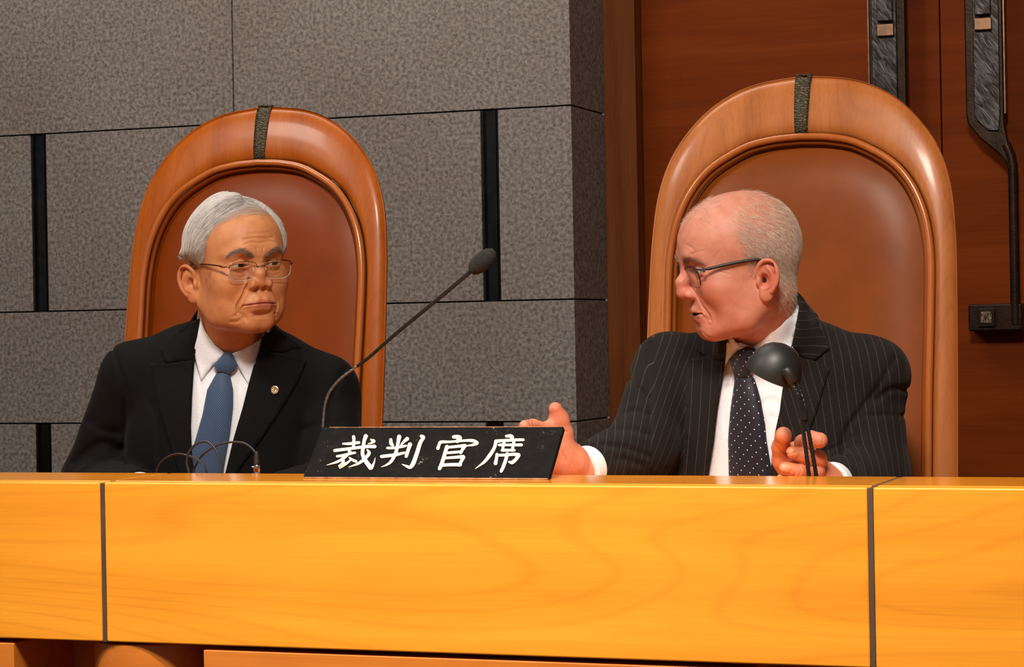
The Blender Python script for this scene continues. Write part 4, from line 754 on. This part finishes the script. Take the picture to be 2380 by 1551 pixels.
def drape(name, poly, f, off, thick, mat_, parent, tp, cloth=lambda L: L[:, [0, 2]], step=7, puff=0.0, pw=12, t0=.55, extra=None, smooth=5):
    poly = np.array(poly, float); B = []
    for i in range(len(poly)):
        a, b = poly[i], poly[(i+1) % len(poly)]; n = max(1, int(np.linalg.norm(b-a)/step)); B += [a+(b-a)*j/n for j in range(n)]
    B = np.array(B); gx, gy = np.meshgrid(np.arange(poly[:, 0].min(), poly[:, 0].max(), step), np.arange(poly[:, 1].min(), poly[:, 1].max(), step)); G = np.c_[gx.ravel()+(np.arange(gx.shape[0]) % 2*step/2).repeat(gx.shape[1]), gy.ravel()]
    G = G[poly_sd(G[:, 0], G[:, 1], poly) < -step*.55]; A = np.vstack([B, G]); nb = len(B)
    r = delaunay_2d_cdt([Vector(p) for p in A], [(i, (i+1) % nb) for i in range(nb)], [], 1, 1e-4)
    Q = np.array([tuple(v) for v in r[0]]); Fc = [tuple(x) for x in r[2]]; dirs = np.array([ray(*p) for p in Q]); dirs /= np.linalg.norm(dirs, axis=1)[:, None]
    base = np.linalg.norm(tp.T-CAM)-t0+.2; O = CAM+dirs*base; X = O.astype(np.float32).copy(); t = np.zeros(len(O), np.float32); best = t.copy(); bd = np.full(len(O), 9., np.float32); df = dirs.astype(np.float32)
    for _ in range(70):
        dd = f(X); c = dd < bd; bd[c] = dd[c]; best[c] = t[c]; t = t+np.clip(dd, -.01, .04)*.75; X = (O+t[:, None]*df).astype(np.float32)
    miss = t > .6; t[miss] = best[miss]
    ed = np.array([(f3[i], f3[(i+1) % len(f3)]) for f3 in Fc for i in range(len(f3))]); cn = np.bincount(ed[:, 0], minlength=len(t))+np.bincount(ed[:, 1], minlength=len(t))+1e-9
    for _ in range(smooth):
        tm = t+0.0; av = (np.bincount(ed[:, 0], t[ed[:, 1]], len(t))+np.bincount(ed[:, 1], t[ed[:, 0]], len(t)))/cn; t = (.4*t+.6*av).astype(np.float32)
    X = (O+t[:, None]*df).astype(np.float32); Nn = grad(f, X, .004)
    for _ in range(smooth):
        Nn = .4*Nn+.6*np.stack([(np.bincount(ed[:, 0], Nn[ed[:, 1], c_], len(t))+np.bincount(ed[:, 1], Nn[ed[:, 0], c_], len(t)))/cn for c_ in range(3)], 1)
    Nn /= np.linalg.norm(Nn, axis=1)[:, None]+1e-9
    if extra is not None: off = off+extra(Q, tp.l(X))
    e = -poly_sd(Q[:, 0], Q[:, 1], poly); pf = puff*(1-np.exp(-np.maximum(e, 0)/pw)); top = X+Nn*(off+pf)[:, None] if not np.isscalar(off) or puff else X+Nn*off; bot = top-Nn*(thick*np.clip(.35+e/6, .35, 1)+pf)[:, None]
    n = len(Q); V = np.vstack([top, bot]); cr = lambda f3: f3; F = [f3 if 0 else f3 for f3 in Fc]; be = {}
    for f3 in Fc:
        for i in range(len(f3)): a, b = f3[i], f3[(i+1) % len(f3)]; be[(a, b)] = be.get((a, b), 0)+1
    sides = [(a, b) for (a, b) in be if (b, a) not in be]; F2 = Fc+[tuple(i+n for i in f3[::-1]) for f3 in Fc]+[(b, a, a+n, b+n) for a, b in sides]
    o = mobj(name, V, F2, mat_, parent); fix_normals(o); set_attr(o, np.vstack([cloth(tp.l(top))]*2))
    return o
def hand_mesh(f, lo, hi, h=.0013): return sdf_mesh(f, lo, hi, h, 2)
def person(o):
    tp = o['torso']; ps = o['head']; e = empty('person', tuple(np.array([tp.T[0], tp.T[1]+.05, 0])), label=o['label'], category='person')
    K = lambda ob: keep_world(ob, e)
    hp = o['face']; ntop = tp.w((0, -.005, -.03))[0]; hp['neckbase'] = tuple(ps.l(ntop)[0])
    V, F = sdf_mesh(lambda P: head_sdf(P, hp), (-.115, -.14, -.20), (.115, .15, .16), .0012, 3); keepv = V[:, 2] > -.19; c = head_tone(V, hp); parts = [(ps.w(V), F, c)]
    A = o['arms']   # per arm: shoulder, elbow, wrist world points + radii
    w = o.get('w', 1.0)
    def core(P):
        L = tp.l(P).astype(np.float32); d = ell(L, (0, .01, -.20), (.155*w, .095, .24)); d = sm(d, ell(L, (0, .0, -.45), (.155*w, .115, .18)), .08)
        d = sm(d, pline(L, [(-.17*w, .015, -.075), (-.05, .02, -.03), (.05, .02, -.03), (.17*w, .015, -.075)], .042, .02), .05); d = sm(d, cap(L, (0, .02, -.05), (0, .005, .04), .055), .03)
        P = P.astype(np.float32)
        for a in A: d = sm(d, pline(P, [a['s'], a['e'], a['w']], [.038, .032, .026], .02), .02)
        return d
    allp = np.array([q for a in A for q in (a['s'], a['e'], a['w'])]); lo = np.minimum(allp.min(0)-.12, tp.T-np.array([.25, .2, .62])); hi = np.maximum(allp.max(0)+.12, tp.T+np.array([.25, .2, .1]))
    Vc, Fc = sdf_mesh(core, lo, hi, .009, 1); parts.append((Vc, Fc, np.tile(hp['skincol'], (len(Vc), 1))))
    for hfn, pts, tone in o['hands']:
        a = np.array(pts); Vh, Fh = hand_mesh(hfn, a.min(0)-.035, a.max(0)+.035); parts.append((Vh, Fh, tone(Vh)))
    V, F, C_ = merge(parts); K(mobj('body', V, F, M['skin'], None, True, C_))
    for s in (-1, 1): ev = np.array(hp.get('eye', (.0315, -.0800, .0325)))*np.array([s, 1, 1]); K(eyeball('eye', ps.w(ev)[0], .0128, ps.R@np.array(hp['gaze']), hp['iris'], None))
    before = set(bpy.data.objects); make_hair(hp, ps, None); make_glasses(hp, ps, None)
    for ob in list(set(bpy.data.objects)-before):
        if ob.parent is None: K(ob)
    for n_, v in o.get('nails', []):
        pass
    # ---- garments
    yz = o.get('yz', 0)
    def torso(P, g):
        L = tp.l(P).astype(np.float32)
        d = ell(L, (0, .0, -.20), (.168*w+g, .112+g, .25)); d = sm(d, ell(L, (0, -.012, -.45), (.165*w+g, .130+g, .20)), .08)
        d = sm(d, pline(L, [(-.170*w, .018, -.070+yz*1.2), (-.085, .018, -.040+yz), (0, .022, -.030), (.085, .018, -.040+yz), (.170*w, .018, -.070+yz*1.2)], [.044+g, .042+g, .042+g, .042+g, .044+g], .02), .045)
        return d, L
    arms_ = lambda P, gr, A_: [pline(P, [a['s'], a['e'], a['w']], [a['r'][0]+gr, a['r'][1]+gr, a['r'][2]+gr], .02) for a in A_]
    ncol = lambda L, r0, r1, top, z0=-.035: cap(L, (0, .014, z0), tuple(top), r0, r1)
    nt = tp.l(ps.w((0, .012, -.06)))[0]; ct = np.array([0, .012, -.03])+(nt-np.array([0, .012, -.03]))*o.get('colk', .55)
    NB = np.array(hp['neckbase'], np.float32); NT = np.array((0, .012, -.020), np.float32)
    hq = {k: v for k, v in hp.items() if k not in ('creases', 'necklines')}
    def neckd(P): l = ps.l(P).astype(np.float32); return sx(head_sdf(l, hq), l[:, 2]+.052, .004)
    def shirt(P):
        P = P.astype(np.float32); d, L = torso(P, 0.0); d = sm(d, sx(ncol(L, .071, .066, ct*.9), -ncol(L, .0600, .0600, ct*2.2, .0), .002), .018)
        d = sx(d, -(ncol(L, .0600, .0600, ct*2.2, .0)), .003)
        for a in A:
            wd = np.array(a['w'], np.float32); ax = np.array(a['w'])-np.array(a['e']); ax = (ax/np.linalg.norm(ax)).astype(np.float32)
            c = cap(P, a['e'], wd+ax*.02, a['r'][2]-.003, a['r'][2]-.004); c = sx(c, (P-wd)@ax-a.get('cuff', 0.0), .002); d = np.minimum(d, c)
        m = np.abs(d) < .008; return pcrease(d, P, o.get('shirtfolds', []), m)
    shirtN = lambda P: sm(shirt(P), neckd(P).astype(np.float32), .012)
    Vs, Fs = sdf_mesh(shirt, lo, hi, .0034, 2); so = K(mobj('shirt', Vs, Fs, M['shirt'], None)); set_attr(so, tp.l(Vs)[:, [0, 2]])
    Vp = o['V']
    def jacket0(P):
        P = P.astype(np.float32); d, L = torso(P, .011)
        up = ncol(L, .086, .0755, ct*1.0, -.05); d = sm(d, up, .03)
        for c in arms_(P, 0, A): d = sm(d, c, .022)
        d = d+.0018*noise1(P, 22, 4)
        return d, L
    def jacketU(P):      # uncut body of the jacket, with its folds
        P = P.astype(np.float32); d, L = jacket0(P); m = np.abs(d) < .012; return pcrease(d, P, o['folds'], m)
    def jacket(P):
        P = P.astype(np.float32); d, L = jacket0(P); m = np.abs(d) < .012; d = pcrease(d, P, o['folds'], m)
        inner, _ = torso(P, .004); inn = sm(inner, ncol(L, .066, .064, ct*1.5), .02); d = sx(d, -inn, .002) if 0 else d
        fr = L[:, 1] < .035
        if fr.any():
            q = proj(P[fr]); dv = polyband(q, Vp)/1400.; d[fr] = sx(d[fr], np.where(L[fr, 1] < .03, -dv, -.05).astype(np.float32), .002)
        d = sx(d, -ncol(L, .0700, .0705, ct*2.5, -.02), .003)
        for a in A:
            ax = np.array(a['w'])-np.array(a['e']); n_ = np.linalg.norm(ax); ax = (ax/n_).astype(np.float32); near = cap(P, np.array(a['e'])*.5+np.array(a['w'])*.5, np.array(a['w'])+ax*.08, .13) < 0
            pl = (P-np.array(a['w'], np.float32))@ax+a.get('sl', .018); d = np.where(near, sx(d, pl, .002), d)
        return d
    Vj, Fj = sdf_mesh(jacket, lo, hi, .0034, 2)
    jk = K(mobj('jacket', Vj, Fj, M[o['suit']], None)); L = tp.l(Vj); set_attr(jk, o['stripe'](L, proj(Vj)))
    for nm, poly, off, th, cl, ex in o['lapels']: drape(nm, poly, jacketU, off, th, M[o['suit']], jk, tp, cl, extra=ex)
    for nm, poly, off, th in o['collars']: drape(nm, poly, shirtN, off, th, M['shirt'], so, tp, step=6, smooth=14)
    tie = drape('tie', o['blade'], shirtN, .006, .004, M[o['tiemat']], None, tp, puff=.0085, pw=16, step=5, extra=o.get('tieex')); K(tie)
    kn = drape('knot', o['knot'], shirtN, .008, .010, M[o['tiemat']], tie, tp, puff=.0065, pw=9, step=4, smooth=30)
    # trousers and shoes, below the desk
    hips = [tp.w((s*.09, .02, -.56))[0] for s in (-1, 1)]
    def tr(P):
        P = P.astype(np.float32); d = None
        for s, h in zip((-1, 1), hips):
            hh = np.array([h[0], h[1], .58]); k = np.array([h[0]+s*.03, 3.24, .56]); a = np.array([h[0]+s*.03, 3.22, .10]); c = pline(P, [hh, k, a], [.095, .068, .05], .03); d = c if d is None else sm(d, c, .03)
        return sm(d, cap(P, (hips[0]*np.array([1, 1, 0])+np.array([0, .02, .60])), (hips[1]*np.array([1, 1, 0])+np.array([0, .02, .60])), .11), .04)
    Vt, Ft = sdf_mesh(tr, (tp.T[0]-.35, 3.08, .03), (tp.T[0]+.35, 3.95, .78), .009, 1); K(mobj('trousers', Vt, Ft, M[o['suit']], None))
    for s, h in zip((-1, 1), hips):
        x = h[0]+s*.03; c = lambda P: sx(sm(ell(P.astype(np.float32), (x, 3.20, .045), (.045, .12, .045)), cap(P.astype(np.float32), (x, 3.22, .05), (x, 3.23, .09), .042), .03), -P[:, 2].astype(np.float32)+.004, .004)
        Vq, Fq = sdf_mesh(c, (x-.08, 3.0, -.01), (x+.08, 3.32, .16), .006, 1); K(mobj('shoe', Vq, Fq, M['gum'], None))
    return e
def skin_tone(col, red, pts=()):
    def f(V):
        n = .5+.5*noise1(V, 120, 2); n = n[:, None]; c = np.array(col)*(1-.55*n)+np.array(red)*.55*n
        for p, s, cc, a in pts: m = (np.exp(-(((V-np.array(p))/s)**2).sum(1))*a)[:, None]; c = c*(1-m)+np.array(cc)*m
        return c
    return f
# left man
LT = Pose(atY(535, 812, 3.575), 20, 4, 5)
yb = 1104
LARMS = [dict(s=LT.w((-.178, .02, -.085))[0], e=atY(212, 1120, 3.56), w=atY(330, 1150, 3.30), r=(.056, .052, .040)), dict(s=LT.w((.178, .02, -.085))[0], e=atY(778, 1130, 3.56), w=atY(650, 1155, 3.30), r=(.056, .050, .040))]
def resting_hand(wr, dx):
    W_ = np.array(wr); Z0 = .795
    k = [W_+np.array([dx*.03+dx*.0, -.01, 0]), W_+np.array([dx*.09, -.03, -.01])]
    def f(P):
        P = P.astype(np.float32); d = cap(P, W_, W_+np.array([dx*.03, -.01, -.008]), .026, .024)
        for i in range(4):
            m_ = W_+np.array([dx*(.085-.006*abs(i-1)), -.045+.021*i, -.020]); p_ = m_+np.array([dx*.040, -.004+.003*i, .004]); t_ = p_+np.array([dx*(.035-.004*abs(i-1)), 0, -.016])
            d = sm(d, cap(P, W_+np.array([dx*.02, -.01+.008*i, -.01]), m_, .015, .0115), .014); d = sm(d, pline(P, [m_, p_, t_], [.0100, .0088, .0078], .004), .006)
        b = W_+np.array([dx*.03, -.035, -.012]); return sm(d, pline(P, [b, b+np.array([dx*.028, -.030, -.004]), b+np.array([dx*.058, -.040, -.008])], [.015, .011, .0088], .006), .012)
    return f, [W_, W_+np.array([dx*.17, -.09, -.05]), W_+np.array([dx*.1, .05, .03])]
LH = [resting_hand(LARMS[0]['w']+np.array([.012, -.03, 0]), 1), resting_hand(LARMS[1]['w']+np.array([-.012, -.03, 0]), -1)]
lt = skin_tone((.55, .225, .085), (.46, .14, .055))
VL = [(472, 730), (470, 744), (456, 802), (452, 841), (447, 917), (444, 992), (446, 1047), (450, 1130), (516, 1130), (524, 1098), (542, 1022), (564, 947), (577, 895), (597, 823), (606, 782), (640, 740), (640, 690), (472, 690)]
LEFTMAN = dict(label='grey-haired man in a black suit and blue tie, wearing thin-rimmed glasses, seated and looking right', torso=LT, head=LP, face=LEFT, arms=LARMS, hands=[(f, p, lt) for f, p in LH], suit='blacksuit', yz=.014, tiemat='bluetie', w=1.0, V=VL, colk=.62,
  stripe=lambda L, q: L[:, [0, 2]],
  folds=[([(262, 815), (285, 880), (292, 960), (288, 1040), (296, 1110)], .004, .0035), ([(800, 860), (770, 930), (755, 1020), (750, 1110)], .004, .0035), ([(175, 1075), (215, 1040), (245, 1030), (275, 1045)], .008, .007), ([(185, 1105), (230, 1075), (270, 1085)], .007, .006), ([(210, 980), (240, 1000), (272, 1005)], .008, .005), ([(355, 940), (370, 1000), (368, 1060)], .006, .003), ([(700, 1000), (740, 990), (790, 985)], .007, .003)],
  lapels=[('lapel', [(452, 838), (388, 847), (352, 846), (368, 930), (392, 1020), (425, 1120), (455, 1120), (446, 1047), (444, 992), (447, 917)], .0035, .003, lambda L: L[:, [0, 2]], None),
          ('lapel', [(600, 812), (650, 822), (712, 838), (692, 883), (639, 971), (609, 1016), (560, 1083), (538, 1120), (516, 1120), (524, 1098), (542, 1022), (564, 947), (577, 895)], .0042, .003, lambda L: L[:, [0, 2]], None),
          ('collar', [(470, 742), (440, 752), (405, 778), (374, 815), (388, 845), (452, 840), (456, 802)], .0040, .003, lambda L: L[:, [0, 2]], None),
          ('collar', [(606, 784), (632, 764), (665, 782), (700, 812), (650, 820), (600, 812)], .0040, .003, lambda L: L[:, [0, 2]], None)],
  collars=[('shirt_collar', [(472, 738), (468, 760), (456, 812), (462, 850), (470, 888), (498, 848), (524, 822), (503, 803), (482, 770)], .0058, .0022), ('shirt_collar', [(607, 783), (601, 820), (588, 868), (578, 898), (556, 858), (536, 823), (560, 812), (585, 798)], .0058, .0022)],
  blade=[(508, 862), (483, 908), (473, 962), (456, 1022), (446, 1053), (443, 1125), (515, 1125), (524, 1068), (535, 1007), (542, 947), (542, 908), (534, 866), (520, 860)],
  knot=[(521, 822), (537, 823), (553, 850), (546, 860), (534, 870), (520, 866), (506, 864), (499, 847)],
  shirtfolds=[([(455, 850), (470, 930), (450, 990)], .004, .0012), ([(565, 860), (550, 920), (560, 960)], .004, .0012)])
# right man
RT = Pose(atY(1782, 815, 3.60), -10, 4, .5)
RARMS = [dict(s=atY(1554, 852, 3.62), e=atY(1492, 1040, 3.50), w=atY(1352, 1092, 3.335), r=(.058, .054, .0375), cuff=.003, sl=.020),
         dict(s=atY(2012, 868, 3.62), e=atY(2028, 1110, 3.56), w=atY(1928, 1126, 3.385), r=(.060, .056, .037), cuff=.004, sl=.014)]
def handR(P):     # his right hand: thumb up, fingers reaching behind the sign
    P = P.astype(np.float32); a = atY; wr = a(1350, 1094, 3.335)
    d = cap(P, wr, a(1325, 1080, 3.315), .0275, .026)
    mc = [(1270, 1000, 3.265), (1262, 1028, 3.255), (1262, 1055, 3.262), (1270, 1080, 3.275)]; pi = [(1238, 990, 3.235), (1222, 1022, 3.215), (1226, 1052, 3.22), (1240, 1080, 3.24)]; tips = [(1219, 990, 3.205), (1205, 1030, 3.185), (1210, 1062, 3.19), (1228, 1090, 3.215)]
    for m_, p_, t_ in zip(mc, pi, tips): d = sm(d, cap(P, a(1322, 1072, 3.312), a(*m_), .021, .0125), .016); d = sm(d, pline(P, [a(*m_), a(*p_), a(*t_)], [.0112, .0098, .0084], .004), .006)
    d = sm(d, pline(P, [a(1312, 1078, 3.300), a(1306, 1040, 3.290), a(1308, 1008, 3.288), a(1300, 975, 3.280), a(1291, 951, 3.272)], [.0175, .0168, .0148, .0136, .0104], .008), .012)
    d = sm(d, ell(P, a(1306, 1070, 3.292), (.016, .016, .024)), .012)
    m = np.abs(d) < .004; return pcrease(d, P, [([(1282, 1003), (1300, 1000), (1318, 1004)], .0016, .0011), ([(1293, 1018), (1300, 1040), (1315, 1072)], .002, .0013), ([(1230, 980), (1233, 990)], .0012, .0009), ([(1238, 980), (1241, 990)], .0012, .0009)], m)
def handL(P):     # his left hand: loosely closed, thumb uppermost on the left
    P = P.astype(np.float32); a = atY; d = cap(P, a(1925, 1124, 3.38), a(1885, 1095, 3.365), .027, .027)
    d = sm(d, ell(P, a(1858, 1075, 3.365), (.030, .024, .033)), .014)
    d = sm(d, pline(P, [a(1838, 1100, 3.362), a(1820, 1070, 3.352), a(1815, 1040, 3.338), a(1821, 1012, 3.312)], [.018, .0155, .0125, .0125], .008), .008)
    d = sm(d, pline(P, [a(1872, 1056, 3.372), a(1866, 1030, 3.338), a(1884, 1022, 3.318), a(1905, 1024, 3.308)], [.0125, .0122, .0128, .0118], .004), .005)
    d = sm(d, pline(P, [a(1902, 1080, 3.372), a(1903, 1066, 3.335), a(1872, 1060, 3.318), a(1842, 1052, 3.312)], [.0125, .0120, .0112, .0095], .004), .004)
    d = sm(d, pline(P, [a(1898, 1105, 3.372), a(1898, 1094, 3.338), a(1860, 1096, 3.318), a(1825, 1088, 3.315)], [.0118, .0115, .0108, .0092], .004), .004)
    d = sm(d, pline(P, [a(1888, 1128, 3.365), a(1886, 1122, 3.340), a(1850, 1126, 3.325), a(1816, 1116, 3.320)], [.0105, .0100, .0095, .0085], .004), .004)
    m = np.abs(d) < .004; return pcrease(d, P, [([(1803, 1027), (1815, 1034), (1835, 1030)], .0014, .0010), ([(1812, 1046), (1830, 1056), (1850, 1052)], .0016, .0010), ([(1852, 1048), (1858, 1058), (1850, 1068)], .0011, .0007), ([(1838, 1078), (1842, 1088), (1836, 1100)], .0010, .0008), ([(1846, 1080), (1851, 1092), (1846, 1106)], .0012, .0010), ([(1856, 1082), (1862, 1094), (1856, 1108)], .0012, .0008), ([(1908, 1008), (1913, 1022), (1908, 1038)], .0010, .0006)], m)
rtn = lambda pts: skin_tone((.66, .27, .165), (.62, .17, .09), pts)
VR = [(1690, 730), (1689, 800), (1685, 845), (1678, 887), (1668, 949), (1659, 1025), (1646, 1107), (1640, 1135), (1786, 1135), (1794, 1080), (1802, 1007), (1813, 956), (1820, 894), (1837, 800), (1845, 763), (1853, 718), (1848, 692), (1840, 660), (1690, 660)]
def rstripe(L, q):
    x, z = (RT.w(L)-RT.T)@cR0, L[:, 2]; k = np.interp(q[:, 0], [1470, 1500, 1520, 1690, 1700, 2060, 2100], [.30, .34, .46, .46, -.08, -.10, -.02]); return np.c_[x-k*(z+.1), z]
lapc = lambda k: (lambda L: np.c_[(RT.w(L)-RT.T)@cR0+k*(L[:, 2]+.1), L[:, 2]])
RIGHTMAN = dict(label='balding man in a charcoal pinstripe suit and polka-dot tie, turned left with both hands raised', torso=RT, head=RP, face=RIGHT, arms=RARMS, w=1.06, yz=.024,
  hands=[(handR, [atY(1350, 1100, 3.34), atY(1205, 1090, 3.18), atY(1291, 940, 3.27)], rtn([(atY(1290, 950, 3.26), .014, (.66, .16, .10), .5)])), (handL, [atY(1925, 1130, 3.40), atY(1812, 1005, 3.30), atY(1915, 1130, 3.30), atY(1812, 1130, 3.38)], rtn([(atY(1837, 1050, 3.303), .005, (.86, .56, .44), .7), (atY(1820, 1087, 3.306), .005, (.86, .56, .44), .7), (atY(1818, 1005, 3.300), .006, (.84, .48, .34), .5)]))],
  suit='pinstripe', tiemat='dottie', V=VR, colk=.80, stripe=rstripe,
  folds=[([(1512, 800), (1506, 860), (1511, 930), (1512, 1110)], .0035, .004), ([(2078, 835), (2040, 900), (1995, 960), (1960, 1020), (1958, 1110)], .005, .006), ([(2105, 905), (2070, 905), (2035, 930)], .006, .005), ([(2105, 968), (2060, 965), (2000, 968)], .004, .003), ([(1462, 875), (1480, 900), (1505, 925)], .005, .006), ([(1455, 960), (1480, 955), (1508, 965)], .005, .004), ([(1430, 1000), (1470, 1000), (1505, 1010)], .006, .005), ([(1432, 1068), (1460, 1070), (1490, 1080)], .006, .004), ([(1400, 1035), (1450, 1040), (1508, 1060)], .005, .004), ([(1435, 1045), (1450, 1070), (1460, 1107)], .006, .003),
         ([(1912, 1050), (1950, 1035), (1985, 1015)], .003, .002), ([(2010, 1100), (2000, 1040), (1985, 1000)], .005, .003)],
  lapels=[('lapel', [(1686, 835), (1650, 828), (1601, 838), (1597, 950), (1592, 1120), (1644, 1120), (1659, 1025), (1668, 949), (1678, 887)], .0038, .003, lapc(-.10), None),
          ('lapel', [(1836, 804), (1862, 832), (1889, 838), (1927, 859), (1913, 904), (1892, 973), (1878, 1007), (1850, 1060), (1822, 1120), (1788, 1120), (1794, 1080), (1802, 1007), (1813, 956), (1820, 894)], .0042, .003, lapc(.25), None),
          ('collar', [(1690, 770), (1640, 778), (1618, 815), (1648, 832), (1686, 836), (1689, 800)], .0040, .003, lapc(-.10), None),
          ('collar', [(1848, 690), (1871, 709), (1894, 735), (1907, 770), (1926, 813), (1889, 838), (1862, 832), (1837, 802), (1845, 763), (1853, 718)], .0045, .003, lambda L: np.c_[L[:, 2]+.2*L[:, 0], L[:, 0]], None)],
  collars=[('shirt_collar', [(1846, 694), (1854, 718), (1846, 763), (1838, 803), (1818, 885), (1762, 824), (1744, 811), (1775, 786), (1802, 759), (1825, 732)], .0042, .0022), ('shirt_collar', [(1690, 792), (1712, 798), (1736, 808), (1715, 817), (1700, 830), (1690, 850), (1686, 832)], .0042, .0022)],
  blade=[(1713, 868), (1711, 887), (1701, 956), (1696, 1025), (1698, 1125), (1798, 1125), (1795, 1090), (1784, 1025), (1778, 973), (1768, 921), (1757, 882), (1748, 868)],
  knot=[(1720, 812), (1738, 812), (1756, 820), (1755, 845), (1748, 872), (1730, 877), (1713, 872), (1706, 845), (1701, 830)],
  shirtfolds=[([(1690, 900), (1685, 960), (1690, 1010)], .004, .0012), ([(1770, 940), (1795, 930), (1815, 950)], .006, .002), ([(1783, 1000), (1790, 970), (1810, 975)], .005, .0015)])
ME = person(LEFTMAN)
person(RIGHTMAN)
# lapel badge on the black suit
jk = [c for c in ME.children if c.name.startswith('jacket')][0]
pc = atY(650, 903, 3.45); dg = bpy.context.evaluated_depsgraph_get()
def pin_at(px, py):
    best = None; me = jk.data; V = np.empty(len(me.vertices)*3, np.float32); me.vertices.foreach_get('co', V); V = V.reshape(-1, 3); q = proj(V); k = np.linalg.norm(q-np.array([px, py]), axis=1) < 8; s = V[k]; return s[np.argmin(s@cF)]
pp = pin_at(650, 903); nrm = -(cF+.25*cR0); nrm /= np.linalg.norm(nrm)
pb_ = MB().lathe([(.0072, 0), (.0072, .0012), (.0062, .0018), (.0050, .0014), (0, .0014)], pp+nrm*.0105, nrm, 32)
u_ = np.cross(nrm, cZ); u_ /= np.linalg.norm(u_); v_ = np.cross(u_, nrm)
for k in range(8):
    a = k*math.pi/4; d_ = u_*math.cos(a)+v_*math.sin(a); pb_.tube([pp+nrm*.0121+d_*.0018, pp+nrm*.0123+d_*.0048], [.0008, .0012], 6)
pb_.lathe([(.0016, 0), (.0014, .001), (0, .0013)], pp+nrm*.0119, nrm, 12)
keep_world(pb_.obj('lapel_badge', M['pin']), ME)
